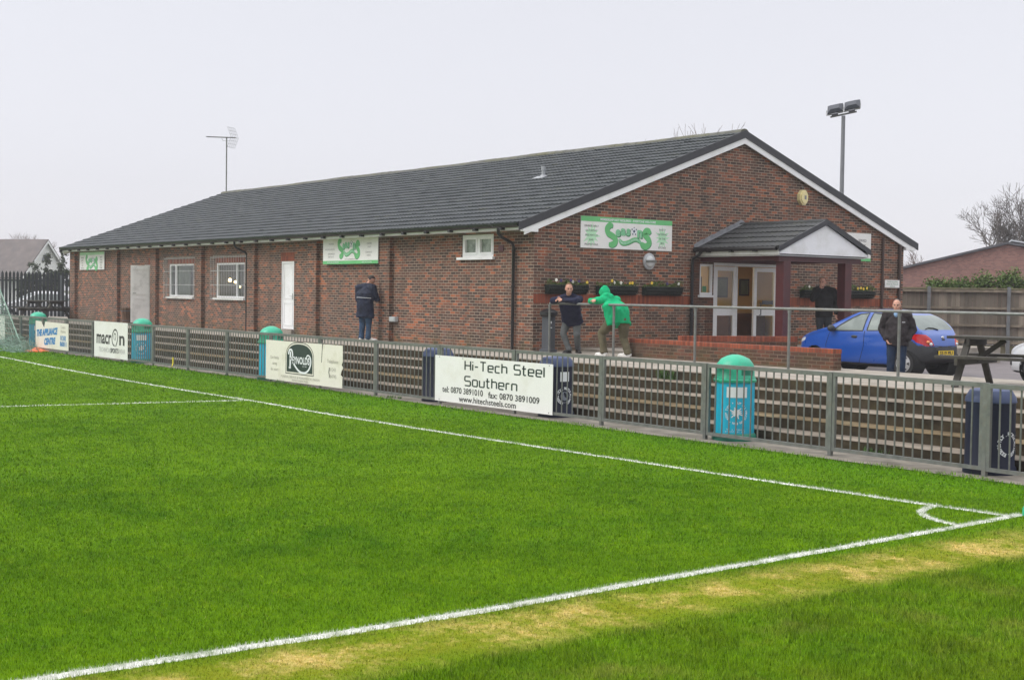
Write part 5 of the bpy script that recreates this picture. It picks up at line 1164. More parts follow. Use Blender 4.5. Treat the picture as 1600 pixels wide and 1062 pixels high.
# man under the porch
bx,by,bz=2.15,7.18,Z1+.06; F=Vector((.75,-.66,0)); S_=Vector((.66,.75,0))
def bp(s_,f_,z): q=Vector((bx,by,bz))+S_*s_+F*f_; q.z=bz+z; return tuple(q)
J=dict(root=(bx,by,bz),face=(.45,-.89,-.12),head=bp(-.06,.05,1.60),neck=bp(-.03,.0,1.46),chest=bp(0,0,1.23),pelvis=bp(0,0,.90),hem=bp(0,.0,.76),
 shL=bp(.20,-.01,1.39),shR=bp(-.21,.02,1.39),elL=bp(.30,-.02,1.10),elR=bp(-.30,.16,1.19),wrL=bp(.27,.09,.86),wrR=bp(-.13,.20,1.44),
 handL=((0,.2,-1),(-1,0,0),.35),handR=((.35,-.1,.75),(.1,.9,.2),.9),
 hipL=bp(.09,0,.88),hipR=bp(-.09,0,.88),knL=bp(.10,.02,.48),knR=bp(-.10,.04,.48),anL=bp(.10,-.02,.09),anR=bp(-.11,.0,.09),toL=bp(.14,.12,.04),toR=bp(-.15,.13,.04))
person(J,'man in a black coat under the porch raising a hand to his mouth',dict(jacket=M_cblk,trousers=M_cdk,shoe=M_shb,collar=1,hw=.225,bulk=1.10,seed=10,sleeve=1.08,top='coat'),(1,M_hbrn,.55,-.02))

# ================================================================== VEHICLES
def interp(tab,x):
    for (a,b),(c,d) in zip(tab,tab[1:]):
        if a<=x<=c: t=(x-a)/(c-a); t=t*t*(3-2*t) if False else t; return b+(d-b)*t
    return tab[0][1] if x<tab[0][0] else tab[-1][1]
def smoothtab(tab,n=6): 
    P=bez(tab,n); return P
class CarShape:
    """length along x (0 nose .. L tail), half width y, height z, as one smooth lofted skin"""
    def __init__(s,L,top,bot,plan,belt,gw,NX=190,NT=84):
        s.L=L; s.top=smoothtab(top); s.bot=smoothtab(bot); s.plan=smoothtab(plan); s.belt=smoothtab(belt); s.gw=smoothtab(gw); s.NX=NX;s.NT=NT
        # denser stations at the ends
        s.xs=[L*(.5-.5*math.cos(math.pi*i/NX)) for i in range(NX+1)]
        s.G=[s.section(x) for x in s.xs]
    def section(s,x):
        zt=interp(s.top,x);zb=interp(s.bot,x);w_=max(.02,interp(s.plan,x));be=min(interp(s.belt,x),zt-.03);g=interp(s.gw,x)
        h=zt-be
        g2=w_*(1-(1-g)*min(1,h/.45))
        ctrl=[(0,zb),(w_*.55,zb),(w_*.86,zb+.015),(w_*.965,zb+.10),(w_*1.0,zb+(be-zb)*.50),(w_*.985,zb+(be-zb)*.80),(w_*.955,be),(w_*.955+(g2-w_*.955)*.55,be+h*.52),(g2*.97,be+h*.83),(g2*.80,be+h*.955),(g2*.42,zt-.004),(0,zt)]
        P=bez(ctrl,10); 
        # resample by index
        n=s.NT; o=[]
        for i in range(n+1):
            u=i/n*(len(P)-1); k=min(int(u),len(P)-2); f_=u-k; o.append((P[k][0]+(P[k+1][0]-P[k][0])*f_,P[k][1]+(P[k+1][1]-P[k][1])*f_))
        return o
    def faces(s):
        """yield (verts, centre, side) for every small skin face, both sides"""
        for i in range(s.NX):
            for j in range(s.NT):
                q=[(s.xs[i],*s.G[i][j]),(s.xs[i+1],*s.G[i+1][j]),(s.xs[i+1],*s.G[i+1][j+1]),(s.xs[i],*s.G[i][j+1])]
                c=[sum(p[k] for p in q)/4 for k in range(3)]; yield i,j,q,c
    def split(s,classify):
        """classify(x,y,z,side,nx)->key ; returns dict key -> MB with shared vertices"""
        out={}
        for side in(1,-1):
            idx={}
            for i,j,q,c in s.faces():
                k=classify(c[0],c[1],c[2],side)
                if k is None: continue
                mb=out.setdefault(k,MB()); f=[]
                for a,b in((i,j),(i+1,j),(i+1,j+1),(i,j+1)):
                    key=(k,a,b)
                    if key not in idx:
                        idx[key]=len(mb.v); mb.v.append((s.xs[a],side*s.G[a][b][0],s.G[a][b][1]))
                    f.append(idx[key])
                mb.f.append(tuple(f if side>0 else f[::-1])); mb.m.append(0)
        return out
def inpoly(x,y,P):
    r_=False; n=len(P)
    for i in range(n):
        a,b=P[i],P[(i+1)%n]
        if (a[1]>y)!=(b[1]>y) and x<(b[0]-a[0])*(y-a[1])/(b[1]-a[1])+a[0]: r_=not r_
    return r_
M_carblue=plain('car paint blue',(.003,.066,.34),.3,.05,2,bump=0,coat=.8); M_carwht=plain('car paint white',(.55,.56,.57),.3,.04,2,bump=0,coat=.7)
M_bump=plain('grey black bumper plastic',(.028,.029,.031),.55,.15,8,bump=.1); M_tyre=plain('tyre rubber',(.014,.014,.014),.8,.2,9,bump=.2); M_hub=plain('silver wheel trim',(.42,.42,.42),.4,.08,4,metal=.3,bump=0)
M_red=plain('red lamp lens',(.42,.008,.010),.2,.15,30,bump=0,coat=.5); M_amb=plain('amber lamp lens',(.75,.25,.08),.2,.1,30,bump=0,coat=.5); M_clear=plain('clear lamp lens',(.62,.64,.66),.15,.08,30,bump=0,coat=.5)
M_cglass=plain('misted car glass',(.135,.165,.150),.22,.22,2.2,bump=0,spec=.7,dirt=(.20,.235,.215),dscale=3); M_yel=plain('yellow plate',(.80,.55,.02),.4,.05,4,bump=0); M_chr=plain('chrome',(.7,.7,.7),.15,.05,4,metal=1,bump=0); M_well=plain('dark wheel arch',(.008,.008,.008),.9,.1,4)
def wheel(par,x,y,r_,side,trim=M_hub,wd=.17):
    M=Matrix.Translation((x,y,r_))@Matrix.Rotation(R(-90*side),4,'X')   # local z outward
    mb=MB(); mb.lathe([(r_*.66,-wd/2),(r_*.94,-wd/2),(r_,-wd/2+.03),(r_,wd/2-.03),(r_*.95,wd/2),(r_*.66,wd/2+.004)],n=36,M=M,cap=False); o=mb.build('wheel',M_tyre,par,'auto')
    mb=MB(); mb.lathe([(r_*.68,wd/2-.01),(r_*.66,wd/2+.006),(r_*.62,wd/2-.012),(r_*.30,wd/2+.012),(.03,wd/2+.018),(0,wd/2+.018)],n=36,M=M); rim=mb.build('rim',trim,o,'auto')
    mb=MB()
    for k in range(6):
        a=2*math.pi*k/6; b=.21; mb.add([M@Vector((r_*q*math.cos(a+d),r_*q*math.sin(a+d),wd/2+.012+(.62-q)*.04)) for q,d in((.38,-b*.4),(.58,-b),(.58,b),(.38,b*.4))],[(0,1,2,3)])
    mb.build('rim_hole',M_well,o)
def hatch():
    L=3.55
    top=[(0,.50),(.04,.60),(.15,.72),(.45,.85),(.85,.965),(1.02,1.02),(1.35,1.20),(1.68,1.355),(1.95,1.40),(2.35,1.40),(2.75,1.345),(2.98,1.26),(3.18,1.12),(3.34,.97),(3.45,.86),(3.52,.70),(3.55,.55)]
    bot=[(0,.40),(.06,.28),(.3,.20),(.8,.19),(1.7,.19),(2.6,.20),(3.1,.23),(3.45,.32),(3.55,.45)]
    plan=[(0,.30),(.03,.44),(.12,.60),(.35,.73),(.8,.795),(1.6,.815),(2.5,.815),(2.95,.79),(3.25,.70),(3.42,.58),(3.51,.44),(3.55,.30)]
    belt=[(0,.48),(.3,.70),(.9,.86),(1.5,.90),(2.3,.93),(2.8,.95),(3.2,.93),(3.55,.6)]
    gw=[(0,.85),(.9,.80),(1.4,.74),(2.0,.70),(2.6,.69),(3.0,.70),(3.3,.76),(3.55,.85)]
    C_=CarShape(L,top,bot,plan,belt,gw,270,112)
    t=thing('parked_car','small blue hatchback with dark bumpers and a yellow rear plate, parked by the porch','car')
    wx=(.70,3.05); wr=.275
    fw_=[(1.18,.915),(1.34,1.03),(1.62,1.205),(1.80,1.285),(2.02,1.315),(2.005,.93)]       # door glass
    rw_=[(2.115,.94),(2.13,1.315),(2.40,1.31),(2.62,1.26),(2.74,1.15),(2.72,.99),(2.60,.955)]   # rear quarter glass
    def cls(x,y,z,side):
        for q in wx:
            if (x-q)**2+(z-.27)**2<.300**2 and y>.5: return None
        if inpoly(x,z,fw_) and y>.45: return 'side_window_f%d'%side
        if inpoly(x,z,rw_) and y>.45: return 'side_window_r%d'%side
        # rear screen: seen from behind as a wide oval on the sloping tail
        if 2.86<x and z>.985 and y<.56-.32*max(0,(z-1.18))*2.2 and z<1.285 and x<3.36: return 'rear_window'
        if 1.06<x<1.66 and z>.99 and y<interp([(1.06,.60),(1.66,.50)],x) and z>interp(top,x)-.10: return 'windscreen'
        if x>3.06 and inpoly(x if False else y,z,[(.36,.66),(.40,.80),(.50,.885),(.66,.90),(.74,.86),(.66,.72),(.52,.64)]): return 'tail_lamp%d'%side
        if x<.34 and y>.34 and .59+.25*x<z<.63+.36*x: return 'headlamp%d'%side
        rb=.60+.06*max(0,(y-.4)/.4)   # rear bumper rises into the arch
        if x>2.70:
            d=math.hypot(x-3.05,z-.27)
            if z<(.64 if x>3.12 else .64) and (x>3.05 or d<.47) : return 'bumper_rear'
            if x>2.98 and z<.66+.26*max(0,min(1,(3.33-x)/.30))*(1 if y>.52 else 0) and y>.55: return 'bumper_rear'
        if x<.62 and z<.40: 
            return 'bumper_front'
        if z<.235: return 'sill'
        return 'body'
    G=C_.split(cls); T=Matrix.Identity(4)
    names={'body':('body',M_carblue),'rear_window':('rear_window',M_cglass),'windscreen':('windscreen',M_cglass),'bumper_rear':('bumper',M_bump),'bumper_front':('bumper',M_bump),'sill':('sill',M_bump)}
    for k,mb in G.items():
        if k.startswith('side_window'): n_,m_='side_window',M_cglass
        elif k.startswith('tail'): n_,m_='tail_lamp',M_red
        elif k.startswith('head'): n_,m_='headlamp',M_clear
        else: n_,m_=names[k]
        o=mb.build(n_,m_,t,True)
        if 'window' in k or k=='windscreen': # black rubber seal round the glass
            pass
    def Y(x,z):   # half width of the skin at (x,z)
        i=min(range(len(C_.xs)),key=lambda i:abs(C_.xs[i]-x)); g=C_.G[i]; j=min(range(20,len(g)),key=lambda j:abs(g[j][1]-z)); return g[j][0]
    for side in(1,-1):
        for poly in(fw_,rw_):
            mb=MB(); P_=poly+[poly[0]]; Q=[]
            for (a,b),(c,d) in zip(P_,P_[1:]):
                for q in range(6): x=a+(c-a)*q/6; z=b+(d-b)*q/6; Q.append((x,side*(Y(x,z)+.003),z))
            mb.tube(Q+[Q[0]],.012,5,cap=False); mb.build('window_seal',M_bump,t,world=False)
        mb=MB()   # door shut lines
        for P_ in ([(1.10,.88),(1.02,.60),(1.06,.32),(1.14,.24)],[(2.06,.93),(2.06,.6),(1.98,.36),(1.92,.24)],[(1.12,.235),(1.92,.235)]):
            Q=[]
            for (a,b),(c,d) in zip(P_,P_[1:]):
                for q in range(5): x=a+(c-a)*q/4; z=b+(d-b)*q/4; Q.append((x,side*(Y(x,z)+.001),z))
            mb.tube(Q,.006,5)
        mb.build('door_seam',M_well,t)
        mb=MB(); x,z=1.80,.80; y=side*(Y(x,z)+.008); mb.ell((x,y,z),(.085,.014,.032),14); mb.build('door_handle',M_bump,t,True)
        mb=MB(); mb.ell((1.20,side*(Y(1.2,.93)+.09),.965),(.075,.10,.075),14); mb.tube([(1.23,side*Y(1.2,.92),.93),(1.21,side*(Y(1.2,.92)+.06),.95)],.03,8); mb.build('wing_mirror',M_bump,t,True)
        for q in wx: 
            wheel(t,q,side*.665,wr,side)
            mb=MB(); M=Matrix.Translation((q,side*.40,.27))@Matrix.Rotation(R(-90*side),4,'X'); mb.lathe([(.0,0),(.305,0),(.308,.30),(.308,.385)],n=40,M=M,cap=False); mb.build('wheel_arch',M_well,t,'auto')
        # lamp lower lens
        mb=MB(); 
    # rear details: set on the real skin by searching the tail for (y,z)
    def X(y,z):
        best=(9,3.5)
        for i in range(len(C_.xs)):
            if C_.xs[i]<2.7: continue
            for j,(a,b) in enumerate(C_.G[i]):
                d=(a-y)**2+(b-z)**2
                if d<best[0]: best=(d,C_.xs[i])
        return best[1]
    for side in(1,-1):
        mb=MB(); mb.ell((X(.44,.69)+.004,side*.44,.69),(.03,.045,.035),12); mb.build('indicator_lens',M_clear,t,True)
        mb=MB(); mb.ell((X(.49,.735)+.002,side*.49,.735),(.03,.05,.03),12); mb.build('indicator_lens',M_amb,t,True)
    xp=X(0,.50)+.012; Mp=frameM((xp,0,.50),(0,1,0),(.0,0,1))
    mb=MB(); mb.prism([(-.26,-.055),(.26,-.055),(.26,.055),(-.26,.055)],Mp,.008); pl=mb.build('number_plate',M_yel,t)
    mb=MB(); text(mb,'S519 PJU',Mp@Matrix.Translation((0,0,.0085)),.105,width=.44,bold=.003); mb.build('lettering',M_ink,pl)
    # wiper, badge, tailgate seam, handle strip
    mb=MB(); Q=[(X(y,z)+.012,y,z) for y,z in((.02,.985),(-.10,1.02),(-.25,1.03),(-.40,1.00))]; mb.tube(Q,[.016,.014,.010,.007],6); mb.build('rear_wiper',M_bump,t,True)
    mb=MB(); mb.ell((X(0,.83)+.004,0,.83),(.010,.055,.028),14); mb.build('badge',M_chr,t,True)
    mb=MB(); mb.ell((X(0,.785)+.004,0,.785),(.015,.06,.022),12); mb.build('boot_handle',M_bump,t,True)
    mb=MB(); Q=[(X(abs(y),z)+.002,y,z) for y,z in[(-.58,.93),(-.46,.70),(-.30,.655),(0,.645),(.30,.655),(.46,.70),(.58,.93)]]; mb.tube(bez(Q,5),.006,5); mb.build('boot_seam',M_well,t)
    mb=MB(); mb.box(.6,3.1,-.6,.6,.16,.30); mb.build('underbody',M_well,t)
    return t
car=hatch(); car.location=(2.86,6.02,.445); car.rotation_euler=(0,0,R(0))
def saloon(label,L=4.0,mat=M_carwht,detail=True):
    top=[(0,.45),(.05,.60),(.2,.72),(.6,.84),(1.05,.95),(1.25,1.03),(1.6,1.25),(1.95,1.42),(2.3,1.46),(2.8,1.45),(3.3,1.38),(3.6,1.22),(3.85,1.0),(3.96,.80),(4.0,.55)]
    bot=[(0,.32),(.08,.22),(.4,.18),(2,.18),(3.6,.2),(3.9,.28),(4,.4)]
    plan=[(0,.42),(.05,.58),(.18,.70),(.5,.80),(1.2,.84),(2.8,.84),(3.5,.80),(3.85,.66),(4,.45)]
    belt=[(0,.44),(.4,.70),(1.2,.90),(2.6,.95),(3.6,.98),(4,.6)]
    gw=[(0,.85),(1.2,.78),(2,.72),(3,.72),(4,.85)]
    C_=CarShape(4.0,top,bot,plan,belt,gw,110,56); t=thing('parked_car',label,'car')
    win=[(1.45,.98),(1.75,1.20),(2.05,1.33),(2.9,1.33),(3.3,1.25),(3.45,1.02)]
    def cls(x,y,z,side):
        for q in(.78,3.25):
            if (x-q)**2+(z-.30)**2<.35**2 and y>.5: return None
        if inpoly(x,z,win) and y>.45 and not 2.42<x<2.50: return 'side_window%d'%side
        if 1.3<x<1.9 and z>interp(top,x)-.10 and y<.62: return 'windscreen'
        if x>3.35 and z>1.0 and z<1.36 and y<.55: return 'rear_window'
        if x<.62 and y>.42 and .60+.15*x<z<.66+.42*x: return 'headlamp%d'%side
        if x<.30 and .30<z<.40 and y<.40: return 'grille'
        if x<.40 and .34<z<.48 and .50<y<.70: return 'fog_lamp%d'%side
        if z<.235: return 'sill'
        return 'body'
    NM={'body':('body',mat),'windscreen':('windscreen',M_cglass),'rear_window':('rear_window',M_cglass),'grille':('grille',M_bump),'sill':('sill',M_bump)}
    for k,mb in C_.split(cls).items():
        n_,m_=NM.get(k) or (('side_window',M_cglass) if 'window' in k else ('headlamp',M_clear) if 'head' in k else ('fog_lamp',M_bump))
        mb.build(n_,m_,t,True)
    for side in(1,-1):
        for q in(.78,3.25):
            wheel(t,q,side*.70,.30,side); mb=MB(); M=Matrix.Translation((q,side*.40,.30))@Matrix.Rotation(R(-90*side),4,'X'); mb.lathe([(.0,0),(.35,0),(.36,.40)],n=32,M=M,cap=False); mb.build('wheel_arch',M_well,t,'auto')
    return t
wc=saloon('pale silver white car entering at the right edge, only its nose showing'); wc.location=(7.98,6.50,.45); wc.rotation_euler=(0,0,R(-3))

# ================================================================== TABLES, POSTS, BACKGROUND
def picnic(label,loc,rz,mat):
    t=thing('picnic_table',label,'picnic table',loc,rz,'wooden picnic tables')
    mb=MB()
    for k in range(5): mb.bbox(-.90,.90,-.355+.145*k,-.22+.145*k,.70,.74,.004)
    mb.build('table_top',mat,t)
    for s_ in(-1,1):
        mb=MB()
        for k in range(2): y=s_*(.60+.145*k); mb.bbox(-.90,.90,y-.068,y+.068,.42,.46,.004)
        mb.build('seat',mat,t)
    for x in(-.62,.62):
        mb=MB()
        for s_ in(-1,1): mb.beam((x,s_*.20,.70),(x,s_*.72,.0),.045,.095,upv=(1,0,0))
        mb.box(x-.022+.045,x+.022+.045,-.82,.82,.325,.42); mb.box(x-.022+.045,x+.022+.045,-.36,.36,.605,.70); mb.build('leg_frame',mat,t)
        mb=MB(); mb.beam((x*.95,0,.37),(x*.25,0,.69),.04,.07); mb.build('brace',mat,t)
    return t
picnic('dark weathered picnic table on the walkway at the right edge',(12.219,-0.482,Z1),R(14),M_wooddk)
picnic('black picnic table by the far end of the clubhouse and the palisade',(-30.6,-.95,Z1),R(25),M_wooddk)
# slatted tub by the open door
t=thing('wooden_tub','small brown slatted wooden tub beside the open white door','tub',(-22.62,-.55,Z1))
mb=MB(); 
for k in range(14):
    a=2*math.pi*k/14; mb.beam((.20*math.cos(a),.20*math.sin(a),0),(.26*math.cos(a),.26*math.sin(a),.58),.09,.02,upv=(math.cos(a),math.sin(a),0))
mb.build('slats',plain('brown slats',(.10,.055,.03),.8,.3,5,bump=.2),t)
mb=MB(); 
for z,r_ in((.12,.225),(.46,.262)): mb.lathe([(r_,z),(r_+.008,z),(r_+.008,z+.03),(r_,z+.03)],n=28)
mb.build('hoop',M_dgrey,t); mb=MB(); mb.lathe([(0,.50),(.24,.50)],n=20); mb.build('soil',M_soil,t)
# corner flag
t=thing('corner_flag','white corner flag pole with a green foot at the pitch corner','corner flag',(16.285,-6.575,0))
mb=MB(); mb.tube([(0,0,.06),(.035,.045,1.5)],.017,10); mb.build('pole',M_upvc,t,'auto')
mb=MB(); mb.lathe([(.03,0),(.03,.07),(.02,.09),(0,.09)],n=14); mb.build('foot',M_green,t,'auto')
mb=MB(); mb.add([(.028,.036,1.18),(.03,.04,1.48),(.33,.14,1.33)],[(0,1,2)]); o=mb.build('flag',M_green,t); m=o.modifiers.new('s','SOLIDIFY'); m.thickness=.004
# floodlight behind the roof
fl=(-5.04,16.43); t=thing('floodlight','twin floodlights on a tall grey pole behind the clubhouse','floodlight',(*fl,.4))
mb=MB(); mb.tube([(0,0,0),(0,0,7.55)],[.085,.062],12); mb.tube([(0,0,3.9),(0,0,3.93)],.09,12); mb.build('pole',plain('grey pole',(.20,.205,.215),.5,.1,3,metal=.4,bump=0),t,'auto')
rx=Vector((.80,.60,0)); nrm=Vector((.60,-.80,0))
tilt=Matrix.Rotation(R(10),4,nrm)
ax=(Matrix.Rotation(R(11),3,nrm)@rx)
mb=MB(); c=Vector((0,0,7.60)); mb.tube([c-ax*.42,c+ax*.42],.03,8); mb.build('crossbar',M_galv,t)
for s_ in(-1,1):
    cc=c+ax*(.27*s_)+Vector((0,0,.24)); upv=(Vector((0,0,1))*.80-nrm*.6).normalized(); dep=ax.cross(upv).normalized()
    M=Matrix(((ax.x,upv.x,dep.x,cc.x),(ax.y,upv.y,dep.y,cc.y),(ax.z,upv.z,dep.z,cc.z),(0,0,0,1)))
    mb=MB(); v=[]
    for z,k in((-.10,1.0),(.02,.98),(.12,.55)): v+=[M@Vector((a*.245*(k+.02),b*.165*k,z*.85)) for a,b in((-1,-1),(1,-1),(1,1),(-1,1))]
    F=[(3,2,1,0),(8,9,10,11)]+[(i*4+k,i*4+(k+1)%4,(i+1)*4+(k+1)%4,(i+1)*4+k) for i in range(2) for k in range(4)]
    mb.add(v,F); lamp=mb.build('lamp_head',plain('lamp housing',(.05,.055,.07),.45,.1,4,bump=0),t)
    mb=MB(); mb.tube([M@Vector((-.27,-.02,0)),M@Vector((-.27,-.24,.02)),M@Vector((.27,-.24,.02)),M@Vector((.27,-.02,0))],.013,6); mb.build('bracket',M_galv,lamp)
    mb=MB(); mb.bbox(-.10,.10,-.29,-.23,-.03,.05,.01,M=M); mb.build('ballast',M_dgrey,lamp)
# ---- timber fence on the right
def tfence():
    A=Vector((-1.66,16.51,.46)); B=Vector((.22,17.80,.46)); d=(B-A); sp=d.length; d.normalize(); n=Vector((d.y,-d.x,0)); H=1.99
    t=thing('timber_fence','tall weathered close board fence with grey posts and three rails behind the cars','fence',(A.x,A.y,.46)); rd=random.Random(8)
    M=frameM((A.x,A.y,.46),d,(0,0,1))   # normal towards the camera
    for k in range(-1,9):
        mb=MB(); x=k*sp; mb.box(x-.05,x+.05,.0,H+.03,-.0,.10,M=M); mb.build('post',plain('grey fence post',(.13,.135,.14),.8,.2,4,bump=.2),t,world=True)
        mb=MB(); u=x+.055
        while u<x+sp-.06:
            w_=.118*rd.uniform(.92,1.05); z=-.02+rd.uniform(-.006,.006); mb.box(u,min(u+w_,x+sp-.055),.28,H-.05+rd.uniform(-.015,.015),z-.012,z+.004+.012*(int(u*10)%2),M=M); u+=w_*1.04
        mb.build('boards',M_boards,t,world=True)
        for z in(.35,.72+.14,1.38,H-.10):
            mb=MB(); mb.box(x+.055,x+sp-.055,z-.035,z+.035,.012,.075,M=M); mb.build('rail',M_wood,t,world=True)
        mb=MB(); mb.box(x+.055,x+sp-.055,H-.05,H-.005,-.04,.085,M=M); mb.box(x+.055,x+sp-.055,.0,.27,-.03,.01,M=M); mb.build('capping',plain('mossy timber',(.16,.14,.085),.85,.4,4,bump=.4,dirt=(.10,.12,.04),dscale=4),t,world=True)
    return A,d,n
FA,Fd,Fn=tfence()
# ---- trees and hedge
def bare_tree(name,label,base,h,seed,spread=.55,levels=6,trunk=.0,mat=M_bark,lean=(0,0),first=.28,group=None,twig=.008,keep=3):
    rd=random.Random(seed); t=thing(name,label,'tree',base,0,group); mt=MB(); mc=MB()
    def grow(p,d,l,r_,lv):
        n=3; pts=[p]; rr=[r_]
        for i in range(n):
            d=(d+Vector((rd.gauss(0,.10),rd.gauss(0,.10),rd.gauss(.05,.05)))).normalized(); p=p+d*l/n; pts.append(p); rr.append(max(twig*.7,r_*(1-.35*(i+1)/n)))
        (mt if lv<2 else mc).tube(pts,rr,7 if lv<2 else (5 if lv<3 else 3),cap=False)
        if lv>=levels: return
        for k in range(keep+(lv>1)+ (lv==0)*2):
            a=rd.uniform(0,6.283); b=d.orthogonal().normalized(); b.rotate(Matrix.Rotation(a,3,d)); sp=spread*rd.uniform(.55,1.35)
            nd=(d*math.cos(sp)+b*math.sin(sp)+Vector((0,0,.10))).normalized(); q=pts[-1] if k<2 else pts[rd.randint(1,n)]
            grow(q,nd,l*rd.uniform(.60,.85),max(twig,rr[-1]*rd.uniform(.55,.78)),lv+1)
    grow(Vector((0,0,0)),Vector((lean[0],lean[1],1)).normalized(),h*first,h*.026,0)
    mt.build('trunk',mat,t,True); mc.build('crown',mat,t,False); return t
bare_tree('bare_tree','large bare spreading tree rising behind the brick hall at the right edge',(-25.0,58.2,0),14.6,5,.62,6,first=.19,keep=3,twig=.013)
bare_tree('bare_tree','small bare tree just right of the clubhouse gable',(-23.7,46.3,.2),5.6,12,.60,5,first=.24,mat=M_barkr,twig=.011)
bare_tree('bare_tree','bare tree whose twig tips show above the clubhouse ridge',(-27.4,31.0,.2),11.1,21,.42,5,first=.30,mat=M_barkr,twig=.012,keep=2)
bare_tree('bare_tree','faint bare tree at the far left edge above the white house',(-66.5,4.6,0),8.3,33,.5,5,first=.26,twig=.014)
bare_tree('bare_tree','bare tree with its top just over the white house ridge',(-140,33,0),10.5,35,.5,5,first=.28,twig=.014,mat=M_barkr)
def leaf_mass(name,label,cat,base,blobs,n,s_,mat,seed,stems=True,group=None):
    rd=random.Random(seed); t=thing(name,label,cat,base,0,group); mb=MB(); st=MB()
    for c,r_ in blobs:
        k=int(n*r_[0]*r_[2]/sum(b[1][0]*b[1][2] for b in blobs))
        sub=[Vector((c[0]+rd.gauss(0,.45)*r_[0],c[1]+rd.gauss(0,.45)*r_[1],c[2]+rd.gauss(0,.42)*r_[2])) for _ in range(max(4,k//60))]
        for _ in range(k):
            q=rd.choice(sub); p=q+Vector((rd.gauss(0,.10),rd.gauss(0,.10),rd.gauss(0,.10))); leafq(mb,p,s_,rd)
        for q in sub[::3]: st.tube([(c[0],c[1],0),((c[0]+q.x)/2,(c[1]+q.y)/2,q.z*.5),tuple(q)],[.02,.014,.006],4,cap=False)
    if stems: st.build('stem',M_barkr,t)
    mb.build('foliage',mat,t); return t
rd=random.Random(2)
for k,(u,w_,h,lab) in enumerate(((.55,.55,.30,'low thin ivy clump on the fence top nearest the clubhouse'),(1.65,.75,.62,'bright green hedge bush left of the second fence post'),(3.0,.85,.75,'dark green hedge bush midway along the timber fence'),(4.6,.9,.72,'green and brown hedge bush just left of the right fence post'),(6.2,1.0,.80,'yellowish green hedge bush above the right end of the timber fence'),(8.0,1.0,.9,'tall hedge bush above the fence beyond the right edge'))):
    p=FA+Fd*u-Fn*.55
    leaf_mass('hedge_bush',lab,'hedge',(p.x,p.y,.46),[((Fd.x*a*w_,Fd.y*a*w_,1.80+h*.45+rd.uniform(-.1,.1)),(.45*w_,.32,.40*h)) for a in(-.7,0,.7)],int(4200*w_),.040,M_leaf,40+k,group='hedge bushes along the timber fence')
# ---- brick hall behind the fence
t=thing('brick_hall','low red brick hall with a shallow gable behind the timber fence','building',(-12,36,.4))
A=Vector((-15.6,33.6,.3)); B=Vector((-8.2,38.9,.3)); d=(B-A).normalized(); Lh=(B-A).length
M=frameM((A.x,A.y,.3),d,(0,0,1))
zA,zP,zB=3.10,4.32,3.55; pk=4.55
mb=MB(); mb.prism([(-3.4,0),(Lh,0),(Lh,zB),(pk,zP),(-3.4,2.30)],M@Matrix.Translation((0,0,-9)),9); mb.build('wall',M_brickfar,t,world=True)
mb=MB()
for (x0,z0),(x1,z1) in (((-3.6,2.27),(pk,zP+.02)),((pk,zP+.02),(Lh+.3,zB))):
    mb.prism([(x0,z0),(x1,z1),(x1,z1+.10),(x0,z0+.10)],M@Matrix.Translation((0,0,-9.1)),9.25)
mb.build('roof',plain('grey felt roof',(.085,.085,.095),.8,.2,2),t,world=True)
mb=MB(); mb.prism([(pk+.15,zP+.16),(Lh+.3,zB+.11),(Lh+.3,zB+.16),(pk+.15,zP+.22)],M@Matrix.Translation((0,0,-8)),8); mb.build('roof_sheet',plain('pale roof sheet',(.5,.52,.55),.5,.1,2,bump=0),t,world=True)
# ---- left: palisade, house, shrubs, cars, goal
pa=Vector((-34.55,1.70,.78)); rl=Vector((-.305,-.952,0))
t=thing('palisade_fence','tall black steel palisade fence between the clubhouse end and the car park','fence',tuple(pa))
MP=frameM(tuple(pa),-rl,(0,0,1))
for part_i in range(3):
    mb=MB(); x0=-2.42-2.75*part_i*1.0+.0
    n=18
    for k in range(n):
        x=2.0-2.75*part_i-k*.152; h=1.93 if k%1==0 else 1.9
        mb.prism([(x-.054,.02),(x+.054,.02),(x+.054,h-.08),(x,h+.03),(x-.054,h-.08)],MP,.004); mb.prism([(x-.006,.02),(x+.006,.02),(x+.006,h-.1),(x-.006,h-.1)],MP,.02)
    mb.build('pales',M_steelb,t,world=True)
    for z in(.42,1.55):
        mb=MB(); x1=2.05-2.75*part_i; mb.box(x1-2.70,x1,z-.03,z+.03,-.03,-.002,M=MP); mb.build('rail',M_steelb,t,world=True)
    mb=MB(); x1=2.05-2.75*part_i-2.72; mb.box(x1-.05,x1+.05,0,1.8,-.1,-.0,M=MP); mb.build('post',plain('grey steel post',(.13,.15,.16),.5,.15,3),t,world=True)
for (x,y,rz,lab) in ((-39.6,-.6,82,'white car seen through the palisade pales, nearest the goal net'),(-40.6,3.6,60,'white car beyond the palisade, half hidden by the clubhouse end')):
    c=saloon(lab,mat=M_carwht); c.location=(x,y,.42); c.rotation_euler=(0,0,R(rz))
